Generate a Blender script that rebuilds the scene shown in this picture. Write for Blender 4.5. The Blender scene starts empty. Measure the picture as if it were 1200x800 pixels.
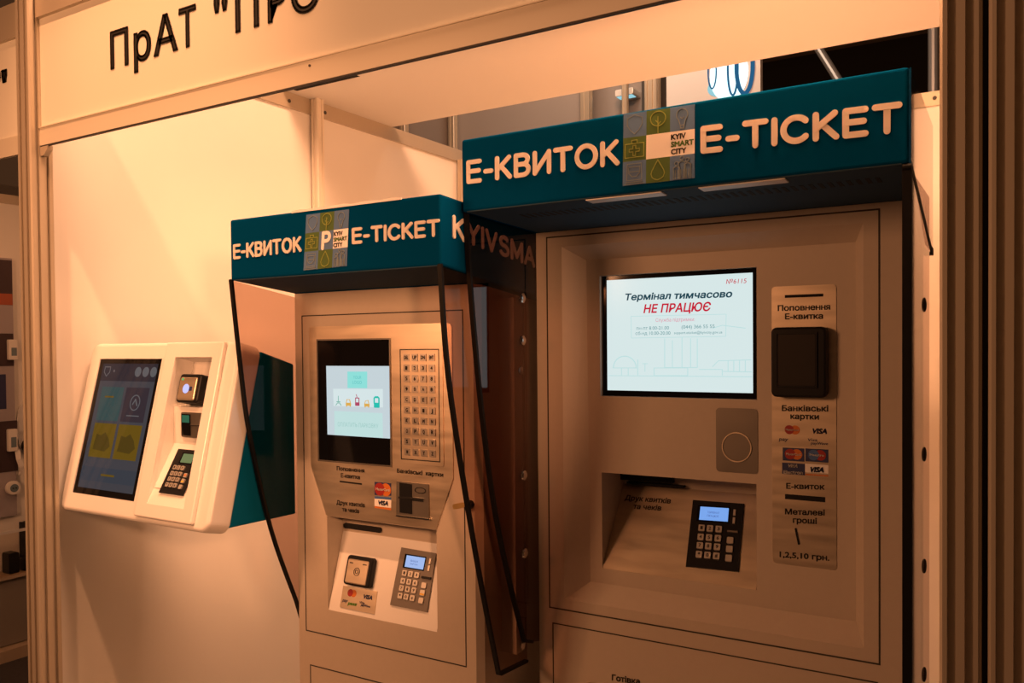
import bpy, bmesh, math
from mathutils import Vector, Matrix

scene = bpy.context.scene
COL = scene.collection
PI = math.pi

# ------------------------------------------------------------------ camera
EYE = Vector((0.0, 0.0, 1.47))
FPX, YAW, PITCH, ROLL, CY = 990.29, 31.3228, -1.0856, -0.5194, 25.47
ya, pa, ra = map(math.radians, (YAW, PITCH, ROLL))
FW = Vector((-math.sin(ya) * math.cos(pa), math.cos(ya) * math.cos(pa), math.sin(pa)))
r0 = Vector((math.cos(ya), math.sin(ya), 0)); u0_ = r0.cross(FW)
RT = r0 * math.cos(ra) + u0_ * math.sin(ra)
UP = u0_ * math.cos(ra) - r0 * math.sin(ra)
cam_d = bpy.data.cameras.new('camera'); cam = bpy.data.objects.new('camera', cam_d); COL.objects.link(cam)
m = Matrix((RT, UP, -FW)).transposed().to_4x4(); m.translation = EYE
cam.matrix_world = m
cam_d.sensor_width = 36; cam_d.sensor_fit = 'HORIZONTAL'; cam_d.lens = FPX / 1200 * 36
cam_d.shift_y = CY / 1200
cam_d.clip_start = 0.02; cam_d.clip_end = 100
scene.camera = cam

# ------------------------------------------------------------------ view, world, lights
vs = scene.view_settings
vs.view_transform = 'Standard'; vs.look = 'None'; vs.gamma = 1.0; vs.use_curve_mapping = False
vs.exposure = 0.0
w = bpy.data.worlds.new('world'); scene.world = w; w.use_nodes = True
w.node_tree.nodes['Background'].inputs[0].default_value = (1.0, 0.42, 0.18, 1)
w.node_tree.nodes['Background'].inputs[1].default_value = 0.05

WARM = (1.0, 0.42, 0.185)
def lamp(name, kind, loc, energy, color=WARM, target=None, **kw):
    d = bpy.data.lights.new(name, kind); d.energy = energy; d.color = color
    for k, v in kw.items(): setattr(d, k, v)
    o = bpy.data.objects.new(name, d); COL.objects.link(o); o.location = loc
    if target is not None:
        o.rotation_euler = (Vector(target) - Vector(loc)).to_track_quat('-Z', 'Y').to_euler()
    return o
# spot on the hall truss, lights the left half of the sign, rakes down the left wall and reaches the kiosks
lamp('truss_spot', 'SPOT', (-1.75, 0.40, 4.14), 430, target=(-2.05, 1.62, 1.55), spot_size=math.radians(40), spot_blend=1.0, shadow_soft_size=0.05)
# hall floodlight overhead, falling into the stand over the sign through the open front of the roof
lamp('truss_flood', 'AREA', (-0.65, 1.42, 4.2), 165, color=(1.0, .47, .24), target=(-1.9, 2.0, 1.2), size=1.0)
# booth lamp hung behind the fascia on the right
lamp('booth_lamp', 'POINT', (-0.45, 1.63, 2.30), 52, shadow_soft_size=0.12)
# added fill hidden behind the large kiosk, brightens the ceiling and back wall
lamp('added_uplight', 'AREA', (-0.62, 2.84, 0.85), 22, target=(-0.85, 2.3, 2.4), size=0.4)
# hall light in front of the stand
lamp('hall_light', 'AREA', (-2.4, -0.7, 2.05), 42, target=(-1.5, 2.0, 1.2), size=0.6)
# added fill spot from the right, lifts the small canopy side and teal body
lamp('added_right_fill', 'SPOT', (0.9, -0.3, 1.80), 225, target=(-1.60, 1.72, 1.42), spot_size=math.radians(25), spot_blend=0.5, shadow_soft_size=0.12)
# halls beyond and the neighbouring stand
lamp('rear_hall_light', 'AREA', (-2.0, 3.95, 4.3), 34, color=(1.0, 0.72, 0.52), target=(-2.0, 5.0, 3.1), size=0.8)
lamp('neighbour_lamp', 'POINT', (-3.3, 2.2, 2.2), 9, shadow_soft_size=0.1)

# ------------------------------------------------------------------ materials
def nodes(name):
    mt = bpy.data.materials.new(name); mt.use_nodes = True
    return mt, mt.node_tree.nodes, mt.node_tree.links, mt.node_tree.nodes['Principled BSDF']
def mat(name, col, rough=0.5, metal=0.0, var=0.0, scale=20, bump=0.0, bscale=400, spec=0.5, coat=0.0, stretch=None):
    mt, N, L, b = nodes(name)
    b.inputs['Base Color'].default_value = (*col, 1); b.inputs['Roughness'].default_value = rough
    b.inputs['Metallic'].default_value = metal; b.inputs['Specular IOR Level'].default_value = spec
    b.inputs['Coat Weight'].default_value = coat
    tc = N.new('ShaderNodeTexCoord')
    if var:
        mp = N.new('ShaderNodeMapping'); L.new(tc.outputs['Object'], mp.inputs[0])
        if stretch: mp.inputs['Scale'].default_value = stretch
        n = N.new('ShaderNodeTexNoise'); n.inputs['Scale'].default_value = scale; n.inputs['Detail'].default_value = 4
        L.new(mp.outputs[0], n.inputs['Vector'])
        mx = N.new('ShaderNodeMix'); mx.data_type = 'RGBA'
        mx.inputs[6].default_value = (*[c * (1 - var) for c in col], 1)
        mx.inputs[7].default_value = (*[min(1, c * (1 + var)) for c in col], 1)
        L.new(n.outputs[0], mx.inputs[0]); L.new(mx.outputs[2], b.inputs['Base Color'])
        if metal > .5:
            mr = N.new('ShaderNodeMapRange'); mr.inputs[3].default_value = rough * .75; mr.inputs[4].default_value = rough * 1.3
            L.new(n.outputs[0], mr.inputs[0]); L.new(mr.outputs[0], b.inputs['Roughness'])
    if bump:
        n2 = N.new('ShaderNodeTexNoise'); n2.inputs['Scale'].default_value = bscale; n2.inputs['Detail'].default_value = 2
        L.new(tc.outputs['Object'], n2.inputs['Vector'])
        bp = N.new('ShaderNodeBump'); bp.inputs['Strength'].default_value = bump; bp.inputs['Distance'].default_value = 0.001
        L.new(n2.outputs[0], bp.inputs['Height']); L.new(bp.outputs[0], b.inputs['Normal'])
    return mt
def glow(name, col, strength=1.0, rough=0.15):
    mt, N, L, b = nodes(name)
    b.inputs['Base Color'].default_value = (0.01, 0.01, 0.01, 1); b.inputs['Roughness'].default_value = rough
    b.inputs['Specular IOR Level'].default_value = 0.12
    b.inputs['Emission Color'].default_value = (*col, 1); b.inputs['Emission Strength'].default_value = strength
    return mt
def srgb(r, g, b):
    f = lambda c: (c / 255 / 12.92) if c / 255 <= .04045 else ((c / 255 + .055) / 1.055) ** 2.4
    return (f(r), f(g), f(b))
def smoked(name, tint, gl=1.0):
    mt = bpy.data.materials.new(name); mt.use_nodes = True
    N, L = mt.node_tree.nodes, mt.node_tree.links; N.clear()
    out = N.new('ShaderNodeOutputMaterial'); mx = N.new('ShaderNodeMixShader')
    tr = N.new('ShaderNodeBsdfTransparent'); tr.inputs[0].default_value = (*tint, 1)
    g = N.new('ShaderNodeBsdfGlossy'); g.inputs[0].default_value = (.9, .9, .9, 1); g.inputs[1].default_value = 0.03
    fr = N.new('ShaderNodeFresnel'); fr.inputs[0].default_value = 1.45
    ge = N.new('ShaderNodeNewGeometry'); mu = N.new('ShaderNodeMath'); mu.operation = 'SUBTRACT'; mu.use_clamp = True   # only outer faces reflect
    m2 = N.new('ShaderNodeMath'); m2.operation = 'MULTIPLY'; m2.inputs[1].default_value = gl
    L.new(fr.outputs[0], mu.inputs[0]); L.new(ge.outputs['Backfacing'], mu.inputs[1])
    L.new(mu.outputs[0], m2.inputs[0]); L.new(m2.outputs[0], mx.inputs[0]); L.new(tr.outputs[0], mx.inputs[1]); L.new(g.outputs[0], mx.inputs[2])
    L.new(mx.outputs[0], out.inputs[0])
    return mt

M = {}
M['wall'] = mat('wall_laminate', (.78, .76, .72), .5, var=.02, scale=3)
M['ceil'] = mat('ceiling_panel', (.74, .72, .68), .6, var=.02, scale=3)
M['alu'] = mat('anodised_aluminium', (.52, .45, .35), .42, metal=.45, var=.03, scale=3)
M['alu_beam'] = mat('cream_aluminium', (.70, .64, .52), .45, metal=.2)
M['alu_pale'] = mat('pale_aluminium', (.80, .74, .64), .35, metal=.25)
M['alu_dark'] = mat('aluminium_slot', (.05, .045, .04), .6)
M['fascia'] = mat('fascia_board', (.72, .69, .59), .42, var=.015, scale=4)
M['black_vinyl'] = mat('black_vinyl', (.02, .018, .016), .45)
M['kiosk'] = mat('grey_powder_coat', (.50, .43, .35), .5, var=.04, scale=60, bump=.25, bscale=900)
M['white_shell'] = mat('white_shell', (.80, .78, .75), .28, coat=.2)
M['teal'] = mat('teal_lacquer', (.0006, .046, .125), .7, var=.03, scale=6, spec=.0)
M['teal_body'] = mat('teal_satin_body', (.001, .12, .24), .6, spec=.05)
M['teal_gloss'] = mat('teal_gloss_lacquer', (.001, .05, .15), .12, coat=1.0)
M['teal_in'] = mat('canopy_underside', (.035, .065, .095), .7, spec=.05)
M['letter'] = mat('white_lettering', (.70, .64, .58), .55, spec=.2)
M['steel'] = mat('brushed_steel', (.70, .59, .45), .38, metal=.92, var=.18, scale=5, stretch=(1.2, 1, 10))
M['steel_dark'] = mat('dull_steel', (.20, .18, .155), .42, metal=.8, var=.2, scale=7)
M['chrome'] = mat('chrome', (.72, .70, .67), .15, metal=1.0)
M['brass'] = mat('brass_key', (.80, .55, .22), .3, metal=.8)
M['black'] = mat('black_plastic', (.010, .010, .011), .4, spec=.2)
M['black_gloss'] = mat('black_glass', (.006, .006, .007), .08, spec=.2)
M['dark_brown'] = mat('dark_window', (.03, .026, .024), .22)
M['pad_grey'] = mat('grey_pin_pad', (.16, .14, .12), .45)
M['seal'] = mat('dark_seal', (.03, .027, .024), .8)  # dark rubber of the door seams, also used for dark print
M['smoke'] = smoked('smoked_acrylic', (.66, .57, .55))
M['smoke_light'] = smoked('light_smoked_acrylic', (.76, .65, .60), .3)
M['smoke_edge'] = mat('acrylic_edge', (.006, .006, .006), .5, spec=.12)
M['led'] = mat('white_diffuser', (.80, .76, .70), .4)
M['slot'] = mat('black_slot', (.004, .004, .004), .9)
M['key'] = mat('metal_key', (.62, .58, .52), .35, metal=.6)
M['key_steel'] = mat('steel_key', (.50, .46, .41), .36, metal=1.0, var=.1, scale=30)
M['yellow'] = mat('yellow_mark', (.75, .42, .02), .5)
M['red'] = mat('red_print', (.30, .015, .012), .5)
M['orange'] = mat('orange_print', (.55, .15, .02), .5)
M['navy'] = mat('navy_print', (.015, .025, .10), .5)
M['blue_print'] = mat('blue_print', (.05, .12, .32), .5)
M['white_print'] = mat('white_print', (.82, .80, .78), .5)
M['green_print'] = mat('green_print', (.12, .30, .04), .5)
M['badge_blue'] = mat('badge_blue_grey', (.09, .17, .33), .55, spec=.15)
M['badge_green'] = mat('badge_olive', (.07, .13, .035), .55, spec=.15)
M['icon_pale'] = mat('icon_pale_line', (.17, .23, .27), .55, spec=.15)
M['icon_green'] = mat('icon_yellow_green_line', (.24, .30, .07), .55, spec=.15)
M['p_white'] = M['white_print']
M['s_white'] = glow('screen_white', srgb(214, 231, 231))
M['s_dark'] = glow('screen_dark_text', srgb(25, 68, 82))
M['s_red'] = glow('screen_red_text', srgb(198, 32, 56))
M['s_pink'] = glow('screen_pink_text', srgb(220, 140, 160))
M['s_teal'] = glow('screen_teal_text', srgb(95, 150, 155))
M['s_faint'] = glow('screen_faint_line', srgb(188, 222, 222))
M['s_grey'] = glow('screen_grey_ground', srgb(196, 210, 216))
M['s_logo'] = glow('screen_turquoise_tile', srgb(140, 222, 216))
M['s_logo_t'] = glow('screen_tile_text', srgb(90, 190, 190))
M['s_card'] = glow('screen_pale_panel', srgb(212, 228, 230))
M['s_button'] = glow('screen_pale_button', srgb(190, 222, 220))
M['s_button_t'] = glow('screen_button_text', srgb(155, 200, 195))
M['s_amber'] = glow('screen_amber_icon', srgb(220, 170, 80))
M['s_crimson'] = glow('screen_crimson_icon', srgb(175, 70, 100))
M['s_green'] = glow('screen_green_icon', srgb(110, 175, 160))
M['s_turq'] = glow('screen_turquoise_icon', srgb(30, 190, 175))
M['s_lcd'] = glow('lcd_blue', srgb(120, 165, 235))
M['s_lcd2'] = glow('lcd_pale_blue', srgb(160, 185, 235))
M['s_lcd_t'] = glow('lcd_text', srgb(70, 90, 160))
M['s_lcd_g'] = glow('lcd_green', srgb(112, 125, 80), 1.0)
M['d_ground'] = glow('dim_ground', srgb(62, 66, 74), .75, rough=.07)
M['d_head'] = glow('dim_header', srgb(34, 38, 50), .75, rough=.07)
M['d_icon'] = glow('dim_icon', srgb(96, 98, 102), .75, rough=.07)
M['d_teal'] = glow('dim_teal_tile', srgb(44, 78, 80), .75, rough=.07)
M['d_plum'] = glow('dim_plum_tile', srgb(44, 42, 54), .75, rough=.07)
M['d_ochre'] = glow('dim_ochre_tile', srgb(106, 82, 16), .75, rough=.07)
M['d_ochre_d'] = glow('dim_ochre_dark', srgb(78, 62, 16), .75, rough=.07)
M['d_blue'] = glow('dim_blue_foot', srgb(50, 62, 74), .75, rough=.07)
M['reader_led'] = glow('reader_blue_lights', srgb(190, 190, 255), 1.2)
M['led_green'] = glow('reader_green_light', srgb(90, 200, 110), 1.0)
M['carpet'] = mat('hall_carpet', (.045, .04, .042), .95, var=.3, scale=60, bump=.6, bscale=300)
M['stand_floor'] = mat('pale_bounce_floor', (.62, .58, .52), .6, var=.08, scale=10)
M['grey_wall'] = mat('grey_stand_wall', (.30, .27, .25), .7, var=.04, scale=4)
M['pale_board'] = mat('pale_board', (.66, .66, .66), .55)
M['ceil_dark'] = mat('dark_hall_ceiling', (.035, .03, .026), .9, var=.2, scale=3)
M['roof_beam'] = mat('brown_roof_beam', (.22, .16, .11), .8)
M['pipe'] = mat('galvanised_pipe', (.40, .40, .40), .4, metal=.5)
M['glow_cyan'] = glow('lightbox_cyan', (.72, 1.0, 1.0), 1.6)
M['glow_blue'] = glow('lightbox_blue', srgb(20, 90, 130), 1.0)
M['glow_soft'] = glow('lightbox_soft', srgb(150, 205, 215), 1.0)
M['dark_navy'] = mat('dark_navy_gap', (.010, .011, .016), .9)
M['plywood'] = mat('pale_shelf_board', (.42, .33, .24), .6, var=.1, scale=8)
M['cab_brown'] = mat('taupe_cabinet', (.24, .21, .18), .6)
M['poster'] = mat('poster_ground', (.36, .33, .36), .55)
M['poster_dark'] = mat('poster_dark_panel', (.05, .03, .035), .5)
M['poster_red'] = mat('poster_red_band', (.36, .09, .04), .5)
M['poster_navy'] = mat('poster_navy_block', (.03, .035, .10), .5)
M['pink'] = mat('pink_petal', (.62, .24, .30), .6)
M['clear'] = smoked('clear_acrylic', (.93, .90, .86))

# ------------------------------------------------------------------ frames and mesh builder
class Frame:
    def __init__(s, O, U, V, N):
        s.O, s.U, s.V, s.N = Vector(O), Vector(U).normalized(), Vector(V).normalized(), Vector(N).normalized()
    def P(s, u, v, w=0.0): return s.O + s.U * u + s.V * v + s.N * w
    def hit(s, px, py, w=0.0):
        D = FW + RT * ((px - 600) / FPX) - UP * ((py - 400 - CY) / FPX)
        o = s.O + s.N * w; t = (o - EYE).dot(s.N) / D.dot(s.N); p = EYE + D * t - s.O
        return p.dot(s.U), p.dot(s.V)
    def sub(s, u, v, w=0.0): return Frame(s.P(u, v, w), s.U, s.V, s.N)
def front(Y): return Frame((0, Y, 0), (1, 0, 0), (0, 0, 1), (0, -1, 0))      # faces the visitor
def side(X): return Frame((X, 0, 0), (0, 1, 0), (0, 0, 1), (1, 0, 0))        # faces +X
def under(Z): return Frame((0, 0, Z), (1, 0, 0), (0, 1, 0), (0, 0, -1))      # faces down
def flat(Z): return Frame((0, 0, Z), (1, 0, 0), (0, 1, 0), (0, 0, 1))

def raw_text(s, cache={}):
    if s in cache: return cache[s]
    cu = bpy.data.curves.new('txt', 'FONT'); cu.body = s; cu.size = 1.0; cu.resolution_u = 3
    ob = bpy.data.objects.new('txt', cu); COL.objects.link(ob)
    dg = bpy.context.evaluated_depsgraph_get(); me = bpy.data.meshes.new_from_object(ob.evaluated_get(dg))
    r = [(v.co.x, v.co.y) for v in me.vertices], [tuple(p.vertices) for p in me.polygons]
    bpy.data.objects.remove(ob); bpy.data.curves.remove(cu); bpy.data.meshes.remove(me)
    cache[s] = r; return r
SMALL = {'н': 'Н', 'ь': 'Ь', 'я': 'Я'}                       # small letters shaped like their capitals
def glyph_mesh(s, bold, cache={}):
    key = (s, bold)
    if key in cache: return cache[key]
    right = lambda t: max(p[0] for p in raw_text(t)[0])
    vs_, fs_, x = [], [], 0.0
    for ch in s:
        g, k = SMALL.get(ch, ch), (.752 if ch in SMALL else 1.0)
        if ch != ' ':
            gv, gf = raw_text(g); b0 = len(vs_)
            vs_ += [(x + px * k, py * k) for px, py in gv]; fs_ += [tuple(b0 + i for i in f) for f in gf]
        x += (right(g + 'I') - right('I')) * k
    if bold:                                               # thicken: a ribbon along every outline edge
        cnt = {}
        for f in fs_:
            for i in range(len(f)):
                e = (f[i], f[(i + 1) % len(f)]); cnt.setdefault(tuple(sorted(e)), []).append(e)
        for k_, l_ in cnt.items():
            if len(l_) != 1: continue
            (x0, y0), (x1, y1) = vs_[l_[0][0]], vs_[l_[0][1]]; d = math.hypot(x1 - x0, y1 - y0)
            if d < 1e-6: continue
            tx_, ty_ = (x1 - x0) / d * bold, (y1 - y0) / d * bold; b0 = len(vs_)
            vs_ += [(x0 - tx_ * .6 + ty_, y0 - ty_ * .6 - tx_), (x1 + tx_ * .6 + ty_, y1 + ty_ * .6 - tx_), (x1 + tx_ * .6 - ty_, y1 + ty_ * .6 + tx_), (x0 - tx_ * .6 - ty_, y0 - ty_ * .6 + tx_)]
            fs_.append((b0, b0 + 1, b0 + 2, b0 + 3))
    cache[key] = (vs_, fs_); return cache[key]
def cap_height(bold):
    v, _ = glyph_mesh('H', bold); ys = [p[1] for p in v]
    return min(ys), max(ys)

class MB:
    def __init__(s): s.v, s.f, s.marks = [], [], []
    def add(s, pts, faces):
        b = len(s.v); s.v += [Vector(p) for p in pts]; s.f += [tuple(b + i for i in f) for f in faces]; return s
    def prism(s, F, pts, w0, w1):
        n = len(pts)
        P = [F.P(u, v, w0) for u, v in pts] + [F.P(u, v, w1) for u, v in pts]
        a = sum(pts[i][0] * pts[(i + 1) % n][1] - pts[(i + 1) % n][0] * pts[i][1] for i in range(n))
        fs = [tuple(range(n))[::-1], tuple(range(n, 2 * n))] + [(i, (i + 1) % n, n + (i + 1) % n, n + i) for i in range(n)]
        if (a < 0) != (w1 < w0): fs = [f[::-1] for f in fs]
        return s.add(P, fs)
    def box(s, F, a, b, c, d, w0, w1):
        return s.prism(F, [(min(a, b), min(c, d)), (max(a, b), min(c, d)), (max(a, b), max(c, d)), (min(a, b), max(c, d))], w0, w1)
    def rbox(s, F, a, b, c, d, r, w0, w1, seg=5):
        a, b, c, d = min(a, b), max(a, b), min(c, d), max(c, d)
        pts = []
        for cx, cy, t in ((b - r, c + r, -90), (b - r, d - r, 0), (a + r, d - r, 90), (a + r, c + r, 180)):
            for k in range(seg + 1):
                q = math.radians(t + 90 * k / seg); pts.append((cx + r * math.cos(q), cy + r * math.sin(q)))
        return s.prism(F, pts, w0, w1)
    def ring(s, F, a, b, c, d, t, w0, w1):
        a, b, c, d = min(a, b), max(a, b), min(c, d), max(c, d)
        s.box(F, a, b, d - t, d, w0, w1); s.box(F, a, b, c, c + t, w0, w1)
        s.box(F, a, a + t, c + t, d - t, w0, w1); s.box(F, b - t, b, c + t, d - t, w0, w1); return s
    def disc(s, F, u, v, r, w0, w1, n=28, ry=None):
        ry = ry or r
        return s.prism(F, [(u + r * math.cos(2 * PI * k / n), v + ry * math.sin(2 * PI * k / n)) for k in range(n)], w0, w1)
    def dome(s, F, u, v, r, w0, h, n=16):
        rr = [(1, 0), (.95, .45), (.7, .8), (.35, .97)]
        P, fs = [], []
        for q, hh in rr: P += [F.P(u + r * q * math.cos(2 * PI * k / n), v + r * q * math.sin(2 * PI * k / n), w0 + h * hh) for k in range(n)]
        for i in range(3): fs += [(i * n + k, i * n + (k + 1) % n, (i + 1) * n + (k + 1) % n, (i + 1) * n + k) for k in range(n)]
        fs += [tuple(3 * n + k for k in range(n)), tuple(k for k in range(n))[::-1]]
        return s.add(P, fs)
    def stroke(s, F, pts, hw, w0, w1, closed=False):
        if closed: pts = list(pts) + [pts[0]]
        lv = -1
        for (x0, y0), (x1, y1) in zip(pts, pts[1:]):
            L_ = math.hypot(x1 - x0, y1 - y0)
            if L_ < 1e-9: continue
            nx, ny = -(y1 - y0) / L_ * hw, (x1 - x0) / L_ * hw
            a = math.atan2(y1 - y0, x1 - x0); o = []
            for k in range(7): t = a - PI / 2 + PI * k / 6; o.append((x1 + hw * math.cos(t), y1 + hw * math.sin(t)))
            for k in range(7): t = a + PI / 2 + PI * k / 6; o.append((x0 + hw * math.cos(t), y0 + hw * math.sin(t)))
            lv += 1; top = 13 if lv == len(pts) - 2 else lv % 13            # overlapping strokes never share a plane
            s.prism(F, o, w0, w1 + .00002 * (top + 14 * MB.K))
        MB.K = (MB.K + 1) % 4
        return s
    K = 0
    def tube(s, pts, r, n=8):
        pts = [Vector(p) for p in pts]; P, fs = [], []
        for i, p in enumerate(pts):
            t = (pts[min(i + 1, len(pts) - 1)] - pts[max(i - 1, 0)]).normalized()
            a = t.orthogonal().normalized(); b = t.cross(a)
            P += [p + a * r * math.cos(2 * PI * k / n) + b * r * math.sin(2 * PI * k / n) for k in range(n)]
        for i in range(len(pts) - 1): fs += [(i * n + k, i * n + (k + 1) % n, (i + 1) * n + (k + 1) % n, (i + 1) * n + k) for k in range(n)]
        fs += [tuple(range(n))[::-1], tuple((len(pts) - 1) * n + k for k in range(n))]
        return s.add(P, fs)
    def text(s, F, string, u0, u1, vb, cap, bold=0.0, shear=0.0, w=0.0, tilt=0.0, th=0.0004):
        """lettering lying on the frame, from u0 to u1, standing on vb, cap high"""
        vs_, fs_ = glyph_mesh(string, bold)
        if not vs_: return s
        x0 = min(p[0] for p in vs_); x1 = max(p[0] for p in vs_); b0, b1 = cap_height(bold)
        sy = cap / (b1 - b0); sx = (u1 - u0) / (x1 - x0)
        q = []
        for x, y in vs_:
            vv = (y - b0) * sy; uu = u0 + (x - x0) * sx + shear * vv
            q.append((uu, vb + vv + tilt * (uu - u0)))
        n = len(q); s.marks.append((len(s.v), len(s.f)))
        return s.add([F.P(u, v, w + th) for u, v in q], fs_)
    def text_px(s, F, string, xl, yl, xr, yr, cap_px, bold=0.02, shear=0.0, w=0.0):
        a = F.hit(xl, yl, w); b = F.hit(xr, yr, w); c = F.hit(xl, yl - cap_px, w)
        return s.text(F, string, a[0], b[0] - shear * (c[1] - a[1]), (a[1] + b[1]) / 2 - (b[1] - a[1]) / 2, c[1] - a[1], bold, shear, w, (b[1] - a[1]) / (b[0] - a[0]))
    def box_px(s, F, p0, p1, w0, w1, at=None):
        a = F.hit(*p0, w1 if at is None else at); b = F.hit(*p1, w1 if at is None else at)
        return s.box(F, a[0], b[0], a[1], b[1], w0, w1)
    def quad_px(s, F, pts, w0, w1):
        return s.prism(F, [F.hit(*p, w1) for p in pts], w0, w1)
    def mesh(s, name, origin):
        me = bpy.data.meshes.new(name)
        me.from_pydata([v - origin for v in s.v], [], s.f); me.update(); return me

def origin_of(o):
    p = Vector((0, 0, 0))
    while o is not None: p += o.location; o = o.parent
    return p
def part(name, mb, material, parent=None, label=None, bevel=0.0, seg=2, cut=None, smooth=False):
    org = origin_of(parent)
    if len(mb.marks) > 1 and mb.marks[0] == (0, 0):   # one part per printed word
        ends = mb.marks[1:] + [(len(mb.v), len(mb.f))]
        for (a0, f0), (a1, f1) in zip(mb.marks, ends):
            w_ = MB(); w_.v = mb.v[a0:a1]; w_.f = [tuple(i - a0 for i in f) for f in mb.f[f0:f1]]
            o = part(name, w_, material, parent, label)
        return o
    me = mb.mesh(name, org)
    o = bpy.data.objects.new(name, me); COL.objects.link(o)
    if bevel:
        md = o.modifiers.new('bevel', 'BEVEL'); md.width = bevel; md.segments = seg; md.limit_method = 'ANGLE'; md.angle_limit = math.radians(40)
    if cut:
        tmp = []
        for c in cut:
            co = bpy.data.objects.new('cut', c.mesh('cut', org)); COL.objects.link(co); tmp.append(co)
            md = o.modifiers.new('cut', 'BOOLEAN'); md.object = co; md.operation = 'DIFFERENCE'; md.solver = 'EXACT'
        bpy.context.view_layer.update()
        dg = bpy.context.evaluated_depsgraph_get(); me2 = bpy.data.meshes.new_from_object(o.evaluated_get(dg))
        o.modifiers.clear(); o.data = me2
        for co in tmp: cm = co.data; bpy.data.objects.remove(co); bpy.data.meshes.remove(cm)
        me = me2
    me.materials.clear(); me.materials.append(material)
    if smooth:
        for p in me.polygons: p.use_smooth = True
    if parent is not None: o.parent = parent
    if label: o['label'] = label
    return o
def thing(name, label, cat, loc, group=None):
    o = bpy.data.objects.new(name, None); o.empty_display_size = .05; COL.objects.link(o); o.location = loc
    o['label'] = label; o['category'] = cat
    if group: o['group'] = group
    return o
def tag(o, label, cat, group=None):
    o['label'] = label; o['category'] = cat
    if group: o['group'] = group
    return o
def struct(name, mb, material, bevel=0.0, label=None):
    o = part(name, mb, material, bevel=bevel); o['kind'] = 'structure'
    if label: o['label'] = label
    return o

# rounded stroke letters for the canopies (unit height)
def arc(cx, cy, rx, ry, a0, a1, n=12):
    return [(cx + rx * math.cos(math.radians(a0 + (a1 - a0) * k / n)), cy + ry * math.sin(math.radians(a0 + (a1 - a0) * k / n))) for k in range(n + 1)]
GL = {
 'E': (.60, [[(.60, 0), (0, 0), (0, 1), (.60, 1)], [(0, .52), (.55, .52)]]),
 '-': (.30, [[(0, .42), (.30, .42)]]),
 'K': (.64, [[(0, 0), (0, 1)], [(.60, 1), (0, .40)], [(.20, .58), (.64, 0)]]),
 'B': (.62, [[(0, 0), (0, 1), (.36, 1)] + arc(.36, .77, .22, .23, 90, -90, 8) + [(0, .54)], [(.36, .54)] + arc(.36, .27, .26, .27, 90, -90, 8) + [(0, 0)]]),
 'И': (.68, [[(0, 1), (0, 0), (.68, 1), (.68, 0)]]),
 'T': (.70, [[(0, 1), (.70, 1)], [(.35, 1), (.35, 0)]]),
 'O': (.84, [arc(.42, .5, .42, .5, 90, 447, 28)+[(.42, 1.0)]]),
 'I': (0.0, [[(0, 0), (0, 1)]]),
 'C': (.76, [arc(.42, .5, .42, .5, 42, 318, 22)]),
 'Y': (.72, [[(0, 1), (.36, .45), (.72, 1)], [(.36, .45), (.36, 0)]]),
 'V': (.70, [[(0, 1), (.35, 0), (.70, 1)]]),
 'S': (.62, [arc(.31, .76, .28, .24, 30, 270, 12) + arc(.31, .26, .31, .26, 90, -150, 12)]),
 'M': (.80, [[(0, 0), (0, 1), (.40, .15), (.80, 1), (.80, 0)]]),
 'A': (.74, [[(0, 0), (.37, 1), (.74, 0)], [(.13, .33), (.61, .33)]]),
 'R': (.64, [[(0, 0), (0, 1), (.36, 1)] + arc(.36, .75, .25, .25, 90, -90, 8) + [(0, .5)], [(.36, .5), (.64, 0)]]),
 'P': (.60, [[(0, 0), (0, 1), (.34, 1)] + arc(.34, .74, .26, .26, 90, -90, 8) + [(0, .48)]]),
}
def letters(mb, F, string, u0, u1, v0, v1, hw, tilt=0.0, gap=.30, w0=0.0, w1=.002):
    mb.marks.append((len(mb.v), len(mb.f)))
    nat = sum(GL[c][0] for c in string) + gap * (len(string) - 1)
    h = (v1 - v0) - 2 * hw; sx = (u1 - u0 - 2 * hw) / nat; x = u0 + hw
    for c in string:
        wd, st = GL[c]
        for pl in st:
            mb.stroke(F, [(x + px * sx, v0 + hw + py * h + tilt * (x + px * sx - u0)) for px, py in pl], hw, w0, w1)
        x += (wd + gap) * sx
    return mb

# ================================================================== SETTING
XL, YF, YB, ZT = -2.5, 1.40, 3.62, 2.487
G = flat(0)
fm = MB().box(G, -9, 6, -2.5, 1.36, -.05, 0); fm.box(G, -9, 6, 3.66, 14, -.05, 0); fm.box(G, -9, -2.52, 1.36, 3.66, -.05, 0); fm.box(G, .02, 6, 1.36, 3.66, -.05, 0)
struct('floor', fm, M['carpet'])
struct('floor_1', MB().box(G, -2.52, .02, 1.36, 3.66, -.05, 0), M['stand_floor'])  # unseen stand floor, made pale to bounce light onto the lower walls
struct('wall_left', MB().box(side(XL), YF + .03, YB, 0, 2.425, -.035, 0), M['wall'])
struct('wall_back', MB().box(front(YB), XL, .04, 0, 2.378, -.035, 0), M['wall'])
rail = MB().box(side(XL), YF + .03, YB, 2.425, ZT, -.04, .006)
rail.box(side(XL), YF + .03, YB, 2.425, 2.428, .006, .009)
struct('trim_1', rail, M['alu'])
railb = MB().box(front(YB), XL + .05, .04, 2.378, 2.432, -.04, .006)
struct('trim_2', railb, M['alu'])
# screws in the rails
for nm, F, uv in (('rail_screw', side(XL), [(2.42, 2.452), (2.62, 2.452)]), ('rail_screw', front(YB), [(-.30, 2.406)])):
    for (u, v) in uv:
        o = part(nm, MB().disc(F, u, v, .0075, .006, .0085, 12), M['alu_dark'])
        tag(o, {2.42: 'small dark screw in the left wall rail, before the upright post', 2.62: 'small dark screw in the left wall rail, just past the upright post',
                -.30: 'dark screw in the back wall rail beside the right post'}[u], 'screw')
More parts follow.
